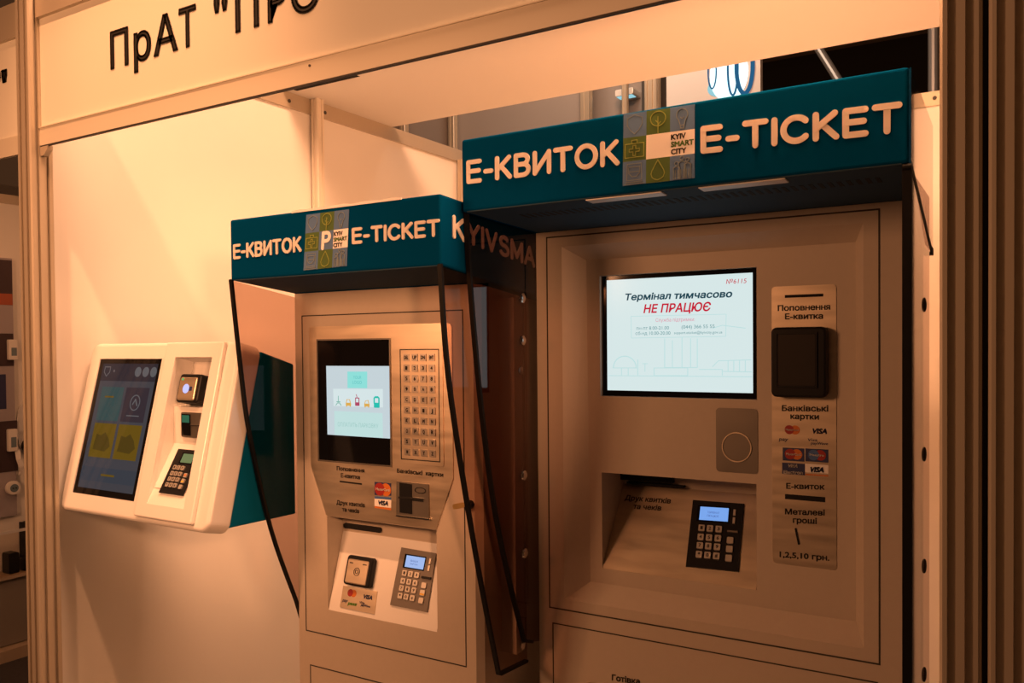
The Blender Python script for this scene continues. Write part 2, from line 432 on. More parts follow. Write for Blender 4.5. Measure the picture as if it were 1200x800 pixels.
# ceiling panel, leaving the back strip open, with a slot near the front left
def ceiling():
    mb = MB(); F = under(ZT)
    y0, y1, ym0, ym1 = YF + .03, 3.056, 2.405, 2.428
    mb.box(F, XL + .004, -.06, 2.385, ym0, -.02, 0); mb.box(F, XL + .004, -.06, ym1, y1, -.02, 0)
    mb.box(F, XL + .004, -2.46, ym0, ym1, -.02, 0); mb.box(F, -2.13, -.06, ym0, ym1, -.02, 0)
    mb.box(F, -2.46, -2.13, ym0, ym1, -.02, -.018)
    return mb
struct('ceiling', ceiling(), M['ceil'])
struct('trim_9', MB().box(under(ZT), -2.46, -2.13, 2.405, 2.428, -.018, -.0008), M['slot'])  # black filler put in so the ceiling slot reads as dark inside

def post_profile(cx, cy, s=.028, g=.0055, d=.010, ng=2):
    """square extrusion with grooves in every face"""
    pts = []
    c = .004
    offs = [-s * .42, s * .42] if ng == 2 else [0]
    for k in range(4):
        a = k * PI / 2
        loc = [(-s + c, -s)]
        for o in offs: loc += [(o - g, -s), (o - g, -s + d), (o + g, -s + d), (o + g, -s)]
        loc += [(s - c, -s)]
        for x, y in loc: pts.append((cx + x * math.cos(a) - y * math.sin(a), cy + x * math.sin(a) + y * math.cos(a)))
    return pts
def post(name, cx, cy, z1, s=.028, ng=2, z0=0, m_='alu'):
    return struct(name, MB().prism(G, post_profile(cx, cy, s, d=.010 if ng == 2 else .004, ng=ng), z0, z1), M[m_])
post('trim_3', -2.478, YF, 3.0, .034)                       # left front post
post('trim_4', -.081, YF, 3.0, .027)                        # right front posts
post('trim_5', -.020, YF, 3.0, .026)
struct('trim_6', MB().box(front(YF), -.060, -.044, 0, 3.0, -.02, .0), M['alu_dark'])
post('trim_7', XL + .026, 2.555, 2.492, .020, ng=1, m_='alu_pale')        # upright in the left wall
post('trim_8', XL + .034, YB - .034, 2.43, .022, ng=1)     # back corner

# ------------------------------------------------------------------ fascia sign
FF = front(YF)
fas = thing('fascia_sign', 'long cream fascia sign with black lettering above the stand opening', 'sign', (-1.28, YF, 2.06))
part('board', MB().box(FF, -2.444, -.112, 2.117, 2.44, -.008, .0), M['fascia'], fas)
lb = MB().box(FF, -2.444, -.112, 2.066, 2.119, -.004, .006); lb.box(FF, -2.444, -.112, 2.116, 2.119, .006, .009)
part('lower_beam', lb, M['alu_beam'], fas, 'plain aluminium beam below the lettering')
part('beam_groove', MB().box(FF, -2.444, -.112, 2.0625, 2.066, -.003, .004), M['alu_dark'], fas)
part('upper_beam', MB().box(FF, -2.444, -.112, 2.432, 2.50, -.03, .012), M['alu'], fas)
ft = MB(); hw = .012
zb, cap = 2.236, None
def fl(ch, xl, yl, xr, top):
    a = FF.hit(xl, yl, .001); b = FF.hit(xr, yl, .001)
    ft.text(FF, ch, a[0], b[0], ZB, CAP, .022, w=.001)
ZB = FF.hit(129.5, 82.5)[1]; CAP = FF.hit(129.5, 40)[1] - ZB
for ch, xl, xr in (('П', 129.5, 151), ('р', 157, 177.5), ('А', 180, 209), ('Т', 210, 230.5), ('"', 251, 267.5), ('П', 276, 304), ('Р', 314, 337), ('О', 341, 376)):
    y = 82.5 - .235 * (xl - 129.5)
    a = FF.hit(xl, y, .001)[0]; b = FF.hit(xr, y, .001)[0]
    ft.text(FF, ch, a, b, ZB, CAP, .022, w=.001)
part('lettering', ft, M['black_vinyl'], fas, 'black letters on the cream board')
part('joint_screw', MB().disc(FF, *FF.hit(363, 77, .006), .003, .006, .008, 10), M['alu_dark'], fas)
# bracket clip under the fascia at the left post
tag(part('corner_clip', MB().prism(FF, [(-2.442, 2.036), (-2.442, 2.062), (-2.405, 2.062), (-2.405, 2.052), (-2.415, 2.046), (-2.425, 2.036)], -.01, .006), M['alu'], None),
    'small metal clip under the fascia beside the left post', 'clip')

# neighbouring fascia left of the post
nf = thing('fascia_sign', 'cream fascia sign of the next stand, cut by the left frame edge', 'sign', (-3.2, YF, 2.06))
part('board', MB().box(FF, -4.2, -2.514, 2.112, 2.40, -.012, 0), M['fascia'], nf)
part('lower_beam', MB().box(FF, -4.2, -2.514, 2.056, 2.112, -.004, .006), M['alu_beam'], nf)
part('upper_beam', MB().box(FF, -4.2, -2.514, 2.40, 2.50, -.03, .012), M['alu'], nf)
q = MB(); a = FF.hit(-6, 94); b = FF.hit(9, 94)
q.text(FF, '"', a[0], b[0], FF.hit(9, 94)[1] - CAP * .68, CAP, .03, w=.001)
part('lettering', q, M['black_vinyl'], nf, 'black closing quote mark')

# ================================================================== LARGE TICKET KIOSK
KF = front(1.90)
big = thing('ticket_kiosk', 'large grey ticket kiosk with lit landscape screen, tallest canopy, nearest the right post', 'ticket machine', (-.64, 2.15, 0))
foot = [(-1.08, 1.90), (-.205, 1.90), (-.185, 1.915), (-.185, 1.97), (-.21, 1.99), (-.29, 2.05), (-.29, 2.60), (-1.08, 2.60)]
body = MB().prism(G, foot, 0, 1.763)
bev = MB()
o_ = [(-1.006, .826), (-.292, .826), (-.292, 1.723), (-1.006, 1.723)]; i_ = [(-.946, .872), (-.312, .872), (-.312, 1.688), (-.952, 1.688)]
K_ = 1.4
oo = [(i_[k][0] + (o_[k][0] - i_[k][0]) * K_, i_[k][1] + (o_[k][1] - i_[k][1]) * K_) for k in range(4)]
bev.add([KF.P(u, v, .03 * (K_ - 1)) for u, v in oo] + [KF.P(u, v, -.03) for u, v in i_], [(0, 1, 2, 3), (7, 6, 5, 4), (0, 4, 5, 1), (1, 5, 6, 2), (2, 6, 7, 3), (3, 7, 4, 0)])
TU0, TU1, TV0, TV1, TVS, TD = -.913, -.525, .909, 1.153, 1.105, .136
def cavity(F, u0, u1, prof):
    """closed prism of the (v, w) profile along u"""
    mb = MB(); n = len(prof)
    mb.add([F.P(u0, v, w_) for v, w_ in prof] + [F.P(u1, v, w_) for v, w_ in prof],
           [tuple(range(n)), tuple(range(n, 2 * n))[::-1]] + [(i, n + i, n + (i + 1) % n, (i + 1) % n) for i in range(n)])
    # make normals consistent
    bm = bmesh.new(); me = mb.mesh('c', Vector((0, 0, 0))); bm.from_mesh(me); bmesh.ops.recalc_face_normals(bm, faces=bm.faces)
    bm.to_mesh(me); bm.free(); mb.v = [v.co.copy() for v in me.vertices]; mb.f = [tuple(p.vertices) for p in me.polygons]; bpy.data.meshes.remove(me)
    return mb
bm = bmesh.new(); me = bev.mesh('c', Vector((0, 0, 0))); bm.from_mesh(me); bmesh.ops.recalc_face_normals(bm, faces=bm.faces); bm.to_mesh(me); bm.free()
bev.v = [v.co.copy() for v in me.vertices]; bev.f = [tuple(p.vertices) for p in me.polygons]; bpy.data.meshes.remove(me)
PF = front(1.93)
cav = cavity(PF, TU0, TU1, [(TV0, .02), (TV0, 0), (TVS, -TD), (TV1, -TD), (TV1, .02)])
SC0, SC1 = PF.hit(703.7, 463.8), PF.hit(886.5, 312.8)
scr_cav = MB().box(PF, SC0[0], SC1[0], SC0[1], SC1[1], -.02, .02)
part('cabinet', body, M['kiosk'], big, cut=[bev, cav, scr_cav])
# door seams
sm = MB()
sm.ring(KF, KF.hit(641, 400)[0], KF.hit(1031.5, 400)[0], .797, 1.751, .0035, -.001, .0006)
part('upper_door_seam', sm, M['seal'], big)
sm = MB(); l0 = KF.hit(647.4, 730.5); l1 = KF.hit(1029, 797)
sm.ring(KF, l0[0], l1[0], .10, (l0[1] + l1[1]) / 2, .003, -.001, .0006)
part('lower_door_seam', sm, M['seal'], big)
ld = MB().text_px(KF, 'Готівка', 717, 797, 750, 802, 7, .03, w=.0005)
part('lower_lettering', ld, M['black_vinyl'], big, 'black word near the bottom of the frame')
a = KF.hit(689, 798)
part('banknote_plate', MB().rbox(KF, a[0], a[0] + .16, a[1] - .13, a[1], .006, 0, .002), M['steel'], big, 'brushed steel plate on the lower door')
# screen
so = part('screen', MB().box(PF, SC0[0] + .001, SC1[0] - .001, SC0[1] + .001, SC1[1] - .001, -.019, -.012), M['black_gloss'], big, 'landscape screen with a black surround')
SF = front(1.93 + .012)
A0, A1 = SF.hit(712, 456.5), SF.hit(882, 319.8)
part('display_picture', MB().box(SF, A0[0], A1[0], SF.hit(712, 457)[1], SF.hit(711.5, 328.4)[1], 0, .0006), M['s_white'], so, 'white out-of-service message picture')
tx = MB()
tx.text_px(SF, 'Термінал тимчасово', 731.7, 352, 859.2, 348.2, 7.6, .032, .2, .001)
part('headline', tx, M['s_dark'], so, 'dark teal italic headline')
tx = MB(); tx.text_px(SF, 'НЕ ПРАЦЮЄ', 754.0, 366.9, 833.9, 364.3, 9.8, .028, .2, .001)
tx.text_px(SF, '№6115', 851, 332.6, 875.3, 331.5, 5.2, .0, .15, .001)
part('red_message', tx, M['s_red'], so, 'red italic message and terminal number')
tx = MB(); tx.text_px(SF, 'Служба підтримки:', 768.4, 377, 814.3, 376, 3.9, 0, 0, .001)
part('service_title', tx, M['s_pink'], so)
tx = MB()
tx.text_px(SF, 'пн-пт 8.00-21.00', 746, 386.4, 784, 385.8, 3.7, .0, 0, .001)
tx.text_px(SF, '(044) 366 55 55', 798.8, 385, 837.5, 384, 3.9, .0, 0, .001)
tx.text_px(SF, 'сб-нд 10.00-20.00', 744.8, 392.3, 785.7, 391.9, 3.7, .0, 0, .001)
tx.text_px(SF, 'support.eticket@kyivcity.gov.ua', 790, 391.3, 846.5, 390.5, 3.0, .0, 0, .001)
part('service_hours', tx, M['s_teal'], so)
tx = MB(); bx = [SF.hit(*p, .001) for p in ((739.5, 370.5), (851, 368), (850.5, 394), (740, 396))]
tx.stroke(SF, bx, .0007, .0006, .001, True)
def sp(x, y): return SF.hit(680 + x / 4.445, 300 + y / 4.445, .001)
c0 = sp(232, 582); rr = sp(292, 582)[0] - c0[0]
tx.stroke(SF, [(c0[0] + rr * math.cos(t * PI / 12), c0[1] + rr * .95 * math.sin(t * PI / 12)) for t in range(13)], .0012, .0006, .001)
for pl in ([(150, 622), (895, 628)], [(440, 430), (440, 580), (610, 580), (610, 430)], [(480, 440), (480, 580)], [(530, 425), (530, 580)], [(575, 430), (575, 580)],
           [(385, 582), (560, 582), (560, 622), (385, 622), (385, 582)], [(170, 582), (290, 582)], [(215, 582), (215, 620)], [(250, 582), (250, 620)], [(300, 540), (300, 620)], [(337, 560), (337, 600)],
           [(325, 560), (350, 560)], [(620, 590), (740, 590), (740, 620)], [(690, 575), (720, 545), (890, 540)], [(745, 600), (893, 603)], [(770, 545), (770, 600)], [(800, 545), (800, 600)], [(830, 545), (830, 600)], [(860, 545), (860, 600)], [(690, 375), (740, 360), (860, 375)]):
    tx.stroke(SF, [sp(*p) for p in pl], .0009, .0006, .001)
part('skyline_drawing', tx, M['s_faint'], so, 'faint pale city line drawing')

# receipt tray
BV, BW = (TVS - TV0), TD
L_ = math.hypot(BV, BW)
TRAY = Frame(PF.P(0, TV0, 0), (1, 0, 0), PF.V * (BV / L_) - PF.N * (BW / L_), PF.N * (BV / L_) + PF.V * (BW / L_))
tr = part('receipt_tray', MB().box(TRAY, TU0 + .0015, TU1 - .0015, .001, L_ - .001, .0005, .002), M['steel'], big, 'sloping brushed steel tray')
tl = MB()
def tp(x, y): return (700 + x / 5.335, 545 + y / 5.335)
tl.text_px(TRAY, 'Друк квитків', *tp(170, 218), *tp(457, 240), 6, .03, 0, .0022)
tl.text_px(TRAY, 'та чеків', *tp(222, 272), *tp(397, 284), 6, .03, 0, .0022)
part('tray_lettering', tl, M['black_vinyl'], tr, 'black words printed on the steel')
BK = front(1.93 + TD)
p0 = BK.hit(*tp(158, 74)); p1 = BK.hit(*tp(484, 118))
part('receipt_slot', MB().box(BK, p0[0], p1[0], TVS + .014, TV1 - .008, .001, .022), M['slot'], big, 'black slot mouth above the tray')
part('slot_shade_lip', MB().box(BK, p0[0] + .02, p1[0] + .03, TVS + .004, TVS + .009, .001, .02), M['slot'], big)  # lip coloured black to stand for the shade below the slot

def pin_pad(parent, F, corners, base_mat, lcd_mat, keymap, lcd, txt, label, extra):
    """terminal keypad on frame F; corners = px TL TR BR BL; keymap px centres"""
    p = [F.hit(*c, .006) for c in corners]
    pad = part('pin_pad', MB().prism(F, [p[3], p[2], p[1], p[0]], .002, .006), base_mat, parent, label)
    org = Vector(p[3]); ux = Vector(p[2]) - org; vy = Vector(p[0]) - org
    PP = Frame(F.P(org[0], org[1], .006), F.U * ux[0] + F.V * ux[1], F.U * vy[0] + F.V * vy[1], F.N)
    W, H = ux.length, vy.length
    fr = lambda a, b: (a * W, b * H)
    u0, u1, v0, v1 = lcd
    part('lcd_surround', MB().box(PP, (u0 - .055) * W, (u1 + .02) * W, (v0 - .02) * H, (v1 + .02) * H, .0003, .001), M['black_gloss'], pad)
    part('lcd', MB().box(PP, u0 * W, u1 * W, v0 * H, v1 * H, .001, .0016), lcd_mat, pad, 'glowing small display')
    t = MB()
    if txt:
        for k, s_ in enumerate(txt):
            t.text(PP, s_, (u0 + (u1 - u0) * .27) * W, (u0 + (u1 - u0) * .68) * W, (v0 + (v1 - v0) * (.52 - .26 * k)) * H, .14 * (v1 - v0) * H, .0, 0, .0017)
        part('lcd_text', t, M['s_lcd_t'], pad)
    kl = MB()
    kw, kh = .060 * W, .047 * H
    for (cx, cy, ch) in keymap:
        part('key', MB().rbox(PP, cx * W - kw, cx * W + kw, cy * H - kh, cy * H + kh, .002, .0003, .004, 3), M['key'], pad)
        if ch: kl.text(PP, ch, cx * W - kw * .40, cx * W + kw * .40, cy * H - kh * .5, kh * 1.05, .03, 0, .0042)
    part('key_letter', kl, M['black_vinyl'], pad)
    for (cx, cy, w_, h_, mt, nm) in extra:
        part(nm, MB().box(PP, (cx - w_) * W, (cx + w_) * W, (cy - h_) * H, (cy + h_) * H, .0003, .003 if nm == 'function_button' else .0045), mt, pad)
    return pad
cols, rows = (.205, .345, .49), (.575, .44, .315, .185)
km = [(cols[c] + .0, rows[r], '123456789*0#'[r * 3 + c]) for r in range(4) for c in range(3)]
km = [(x + .02 * i, y, ch) for (x, y, ch), i in zip(km, [0] * 12)]
km += [(.715, .425, ''), (.715, .30, ''), (.715, .17, '')]
ex = [(.75, .84, .022, .045, M['key'], 'function_button'), (.75, .72, .022, .045, M['key'], 'function_button'), (.745, .555, .10, .012, M['pad_grey'], 'maker_plate')]
# key positions are given for the 0..1 pad square, columns stretched to the pad width
km = [(x * 1.17 if x < .6 else x * 1.13, y, c) for x, y, c in km]
ex = [(x * 1.13, y, a_, b_, m_, n_) for x, y, a_, b_, m_, n_ in ex]
pin_pad(big, TRAY, [(812, 585.5), (872, 590), (865.2, 669.7), (803.5, 663.6)], M['black'], M['s_lcd'], km, (.17, .73, .70, .90), ['ТЕРМІНАЛ', 'ПРАЦЮЄ'], 'black keypad with a blue display', ex)

# round scanner plate
p0, p1 = PF.hit(839.5, 552), PF.hit(888, 479)
pl = part('scanner_plate', MB().rbox(PF, p0[0], p1[0], p0[1], p1[1], .009, 0, .0015), M['steel_dark'], big, 'dull steel plate with a round window')
c = PF.hit(863.3, 523.8, .002); rr = PF.hit(880.3, 523.8, .002)[0] - c[0]
rg = MB(); n = 40
rg.stroke(PF, [(c[0] + rr * math.cos(2 * PI * k / n), c[1] + rr * math.sin(2 * PI * k / n)) for k in range(n)], .0012, .0015, .003, True)
part('round_rim', rg, M['steel'], pl)
part('round_window', MB().disc(PF, c[0], c[1], rr - .0015, .0015, .002, 40), M['steel_dark'], pl)

# payment strip
p0, p1 = PF.hit(905.5, 661), PF.hit(980, 334.5)
st = part('payment_strip', MB().rbox(PF, p0[0], p1[0], (PF.hit(906, 660)[1] + PF.hit(980, 667)[1]) / 2, (PF.hit(905, 336)[1] + PF.hit(979.8, 333)[1]) / 2, .008, 0, .0015), M['steel'], big, 'tall narrow steel strip of slots and printed words')
t = MB(); W1 = .0017
def c3(x, y): return (880 + x / 4.21, 310 + y / 4.21)
def c4(x, y): return (880 + x / 3.636, 460 + y / 3.636)
t.text_px(PF, 'Поповнення', *c3(132, 229), *c3(391, 222), 6.6, .03, 0, W1)
t.text_px(PF, 'Е-квитка', *c3(168, 270), *c3(356, 267), 6.6, .03, 0, W1)
t.text_px(PF, 'Банківські', *c4(132, 78), *c4(330, 80), 6.6, .03, 0, W1)
t.text_px(PF, 'картки', *c4(168, 112), *c4(290, 115), 6.6, .03, 0, W1)
t.text_px(PF, 'Е-квиток', *c4(150, 409), *c4(314, 413), 6.6, .03, 0, W1)
t.text_px(PF, 'Металеві', *c4(145, 518), *c4(315, 524), 6.6, .03, 0, W1)
t.text_px(PF, 'гроші', *c4(178, 554), *c4(281, 559), 6.6, .03, 0, W1)
t.text_px(PF, '1,2,5,10 грн.', *c4(122, 700), *c4(335, 716), 6.6, .03, 0, W1)
part('strip_lettering', t, M['black_vinyl'], st, 'black printed words')
t = MB(); t.box_px(PF, c3(167, 150), c3(357, 157), .0002, .0018)
a, b = PF.hit(*c4(145, 431), .0018), PF.hit(*c4(317, 467), .0018); t.box(PF, a[0], b[0], b[1], a[1], .0002, .0018)
t.stroke(PF, [PF.hit(*c4(191, 580), .0018), PF.hit(*c4(204, 643), .0018)], .0022, .0002, .0018)
part('slots', t, M['slot'], st, 'black card and coin slots')
def card_mark(F, parent, cx, cy, r, w_, lt=True):
    """two overlapping discs, red and orange"""
    part('red_disc', MB().disc(F, cx - r * .62, cy, r, w_, w_ + .0003), M['red'], parent)
    part('orange_disc', MB().disc(F, cx + r * .62, cy, r, w_, w_ + .0002), M['orange'], parent)
    if lt:
        t_ = MB().text(F, 'MasterCard', cx - r * 1.35, cx + r * 1.35, cy - r * .2, r * .42, .02, 0, w_ + .0006)
        part('card_lettering', t_, M['white_print'], parent)
c = PF.hit(*c4(176, 158), W1); r_ = PF.hit(*c4(196, 158), W1)[0] - c[0]
card_mark(PF, st, c[0], c[1], r_ * 1.0, W1)
t = MB(); t.text_px(PF, 'VISA', *c4(257, 174), *c4(330, 176), 6.2, .05, .25, W1)
t.text_px(PF, 'pay', *c4(120, 204), *c4(160, 206), 4.2, .01, .2, W1); t.text_px(PF, 'Visa', *c4(240, 206), *c4(285, 207), 3.2, .01, .2, W1); t.text_px(PF, 'payWave', *c4(255, 220), *c4(330, 223), 3.2, .01, .2, W1)
part('contactless_marks', t, M['navy'], st)
t = MB(); t.box_px(PF, c4(135, 233), c4(228, 294), .0015, .0018); t.box_px(PF, c4(232, 237), c4(330, 298), .0015, .0018); t.box_px(PF, c4(133, 297), c4(230, 352), .0015, .0018)
part('navy_card_tiles', t, M['navy'], st)
t = MB(); t.box_px(PF, c4(231, 302), c4(330, 345), .0015, .0018); part('white_card_tile', t, M['white_print'], st)
t = MB(); t.box_px(PF, c4(231, 345), c4(330, 357), .0015, .0018); part('orange_card_band', t, M['orange'], st)
c = PF.hit(*c4(181, 262), .002); card_mark(PF, st, c[0], c[1], r_ * 1.15, .0019)
c = PF.hit(*c4(281, 266), .002)
part('blue_disc', MB().disc(PF, c[0] - r_ * .7, c[1], r_ * 1.15, .0019, .0022), M['blue_print'], st)
part('red_disc', MB().disc(PF, c[0] + r_ * .7, c[1], r_ * 1.15, .0019, .0021), M['red'], st)
t = MB().text(PF, 'Maestro', c[0] - r_ * 1.5, c[0] + r_ * 1.5, c[1] - r_ * .2, r_ * .5, .02, 0, .0026)
t.text_px(PF, 'VISA', *c4(155, 318), *c4(203, 320), 4.0, .05, .25, .0026); t.text_px(PF, 'Electron', *c4(139, 345), *c4(222, 348), 4.2, .03, 0, .0026)
part('white_card_lettering', t, M['white_print'], st)
t = MB().text_px(PF, 'VISA', *c4(247, 338), *c4(316, 340), 6.2, .05, .25, .0026); part('navy_card_lettering', t, M['navy'], st)
# bulky black reader
RD = .030
R3 = front(1.93 - RD)
a = R3.hit(*c3(97, 310)); b = R3.hit(*c3(372, 655))
cr = part('card_reader', MB().rbox(PF, a[0], b[0] , R3.hit(*c3(92, 652))[1], a[1], .012, .0015, RD), M['black'], big, 'bulky black reader with a dark window', bevel=.005)
a = R3.hit(*c3(132, 345)); b = R3.hit(*c3(318, 598))
part('reader_window', MB().rbox(PF, a[0], b[0], b[1], a[1], .004, RD - .001, RD + .0012), M['dark_brown'], cr)
rr_ = MB().ring(PF, a[0] - .004, b[0] + .004, b[1] - .004, a[1] + .004, .003, RD - .001, RD + .003); part('window_rim', rr_, M['black'], cr)

# canopy of the large kiosk
CX0, CX1, CY0, CZ0, CZ1 = -1.0835, -.165, 1.57, 1.774, 1.936
def canopy(parent, X0, X1, Y0, Y1, Z0, Z1, dzb, th=.014):
    """front board, top, two sides and an underside sloping back"""
    c_ = MB()
    S = Frame((0, 0, 0), (0, 1, 0), (0, 0, 1), (1, 0, 0))
    prof = [(Y0, Z0), (Y1, Z0 - dzb), (Y1, Z1 - dzb * .55), (Y0, Z1)]
    c_.prism(S, prof, X0, X1)
    return part('canopy', c_, M['teal'], parent, 'teal lettered canopy', bevel=.006, seg=3), prof
can, prof = canopy(big, CX0, CX1 - .004, CY0, 1.96, CZ0, CZ1, .012)
CF = front(CY0)
mb = MB()
def canopy_word(mb, F, s_, bl, tl_, br, tr_, hw, w1=.002):
    """word whose corner pixels are given, on frame F"""
    p, q, r, t_ = (F.hit(*c_, w1) for c_ in (bl, tl_, br, tr_))
    h = ((q[1] - p[1]) + (t_[1] - r[1])) / 2
    letters(mb, F, s_, min(p[0], q[0]), max(r[0], t_[0]), p[1], p[1] + h, hw, (r[1] - p[1]) / (r[0] - p[0]), w1=w1)
canopy_word(mb, CF, 'E-KBИTOK', (546.6, 215.8), (548.4, 187.8), (726, 193.5), (724.5, 162.6), .0050)
canopy_word(mb, CF, 'E-TICKET', (821, 180.5), (821.5, 147.8), (1055, 155.5), (1057.6, 118.4), .0055)
part('canopy_lettering', mb, M['letter'], can, 'rounded white letters')
def badge(parent, F, corners, kind):
    p = [F.hit(*c_, .001) for c_ in corners]               # TL TR BR BL
    def B(a, b):                                           # 0..3 grid, origin bottom left
        a /= 3; b /= 3
        x = (p[3][0] * (1 - a) + p[2][0] * a) * (1 - b) + (p[0][0] * (1 - a) + p[1][0] * a) * b
        y = (p[3][1] * (1 - a) + p[2][1] * a) * (1 - b) + (p[0][1] * (1 - a) + p[1][1] * a) * b
        return x, y
    def cell(mb_, i, j, n=1, w1=.001): mb_.prism(F, [B(i, j), B(i + n, j), B(i + n, j + 1), B(i, j + 1)], 0, w1)
    bd = part('badge', MB().prism(F, [B(0, 0), B(3, 0), B(3, 3), B(0, 3)], -.001, .0006), M['badge_blue'], parent, 'nine-square icon badge')
    for i, j in ((0, 0), (2, 0), (0, 2), (2, 2)) + (((1, 1),) if kind == 'P' else ()):
        c_ = MB(); cell(c_, i, j); part('blue_square', c_, M['badge_blue'], bd)
    for i, j in ((1, 0), (0, 1), (1, 2)):
        c_ = MB(); cell(c_, i, j); part('green_square', c_, M['badge_green'], bd)
    c_ = MB(); cell(c_, *((2, 1) if kind == 'P' else (1, 1, 2))); part('white_square', c_, M['white_print'], bd)
    from collections import defaultdict
    ic = defaultdict(MB); g, y = 'pale', 'green'; hw = (p[1][0] - p[0][0]) / 3 * .018
    def S(mb_, i, j, pts, closed=False, k=1): (ic[(mb_, i, j)] if isinstance(mb_, str) else mb_).stroke(F, [B(i + a, j + b) for a, b in pts], hw * k, .001, .0016, closed)
    S(g, 0, 2, [(.18, .78), (.5, .92), (.82, .78), (.82, .5), (.68, .28), (.5, .12), (.32, .28), (.18, .5)], True)
    S(y, 1, 2, arc(.5, .62, .32, .30, 0, 360, 24)); S(y, 1, 2, [(.5, .7), (.5, .04)]); S(y, 1, 2, [(.5, .45), (.4, .55)]); S(y, 1, 2, [(.5, .38), (.6, .48)])
    S(g, 2, 2, arc(.5, .64, .23, .25, -50, 230, 18) + [(.42, .22), (.58, .22)], True); S(g, 2, 2, [(.42, .2), (.44, .1), (.56, .1), (.58, .2)]); S(g, 2, 2, [(.43, .55), (.5, .48), (.57, .55)])
    S(y, 0, 1, [(.1, .15), (.9, .15), (.9, .72), (.1, .72)], True); S(y, 0, 1, [(.38, .74), (.38, .86), (.62, .86), (.62, .74)])
    S(y, 0, 1, [(.44, .22), (.56, .22), (.56, .38), (.72, .38), (.72, .5), (.56, .5), (.56, .64), (.44, .64), (.44, .5), (.28, .5), (.28, .38), (.44, .38)], True)
    S(g, 0, 0, [(.18, .2), (.82, .2), (.8, .88), (.2, .88)], True); S(g, 0, 0, [(.26, .75), (.26, .5), (.4, .35), (.6, .35), (.74, .5), (.74, .75)], True); S(g, 0, 0, [(.1, .04), (.9, .04)]); S(g, 0, 0, [(.16, .12), (.84, .12)]); S(g, 0, 0, [(.26, .55), (.74, .55)])
    S(y, 1, 0, [(.5, .92), (.36, .68), (.26, .5), (.22, .36), (.26, .22), (.36, .14), (.5, .1), (.64, .14), (.74, .22), (.78, .36), (.74, .5), (.64, .68)], True)
    for cx, b_, t_ in ((.28, .0, .55), (.5, .0, .75), (.72, .0, .66)):
        S(g, 2, 0, arc(cx, t_ + .12, .08, .08, 0, 360, 12)); S(g, 2, 0, [(cx - .13, .05), (cx - .13, t_ - .05), (cx, t_), (cx + .13, t_ - .05), (cx + .13, .05)])
        S(g, 2, 0, [(cx - .05, .05), (cx - .05, .4)]); S(g, 2, 0, [(cx + .05, .05), (cx + .05, .4)])
    nm_ = {(0, 2): 'shield_icon', (1, 2): 'tree_icon', (2, 2): 'bulb_icon', (0, 1): 'first_aid_icon', (0, 0): 'train_icon', (1, 0): 'drop_icon', (2, 0): 'people_icon'}
    for (kd, i, j), mb_ in ic.items(): part(nm_[(i, j)], mb_, M['icon_' + kd], bd)
    dk, gt = MB(), MB()
    tilt = (p[2][1] - p[3][1]) / (p[2][0] - p[3][0])
    cw = (p[1][0] - p[0][0]) / 3
    for s_, b_, mb_, x1 in (('KYIV', .66, dk, .66), ('SMART', .36, gt, .98), ('CITY', .06, dk, .68)):
        o0 = B(2.04, 1 + b_); mb_.text(F, s_, o0[0], o0[0] + cw * (x1 - .04), o0[1], cw * .22, .045, 0, .0012, tilt)
    part('badge_lettering', dk, M['black_vinyl'], bd); part('badge_green_lettering', gt, M['green_print'], bd)
    if kind == 'P':
        pp = MB(); S(pp, 1, 1, [(.3, .08), (.3, .9), (.55, .9)] + arc(.55, .68, .2, .22, 90, -90, 8) + [(.3, .46)], False, 5.2); part('parking_letter', pp, M['white_print'], bd, 'white letter P')
badge(can, CF, [(730.8, 134), (814, 122), (814, 208.5), (729.6, 218)], 'wide')
# underside: two light strips, vent slots
UZ = .012 / .386
UF = Frame((0, CY0, CZ0), (1, 0, 0), (0, 1, -UZ), (0, -UZ, -1))
for q_ in (((680, 231), (770, 221.2), (774.5, 226.3), (686, 235.4)), ((812.5, 217.6), (919, 207), (922, 212.5), (823, 222))):
    a = [UF.hit(*c_, .002) for c_ in q_]
    u0, u1 = (a[0][0] + a[3][0]) / 2, (a[1][0] + a[2][0]) / 2
    part('light_strip', MB().box(UF, u0, u1, .006, .040, .0, .003), M['led'], can, 'pale strip diffuser under the canopy')
v = MB(); n = 46
for k in range(n):
    x = -.985 + (.985 - .235) * k / (n - 1)
    v.prism(UF, [(x, .085), (x + .0075, .085), (x + .0075, .130), (x, .130)], 0, .0012)
part('vent_slots', v, M['slot'], can, 'row of black vent slots')
part('underside', MB().box(UF, CX0 + .012, CX1 - .016, .002, .325, -.004, .0006), M['teal_in'], can)
# right cheek of the canopy, pale outside with a dark lower edge
S_ = Frame((CX1 - .003, 0, 0), (0, 1, 0), (0, 0, 1), (1, 0, 0))
gus = [(1.573, 1.774), (1.80, 1.66), (1.925, 1.655), (1.960, 1.655), (1.960, 1.920), (1.573, 1.934)]
part('side_cheek', MB().prism(S_, gus, -.002, .002), M['teal_gloss'], can, 'glossy right cheek mirroring the pale wall')
part('cheek_edge', MB().stroke(S_, [(1.578, 1.768), (1.80, 1.70), (1.925, 1.660), (1.955, 1.660)], .008, -.012, .0022), M['smoke_edge'], can, 'dark lower edge of the right cheek')
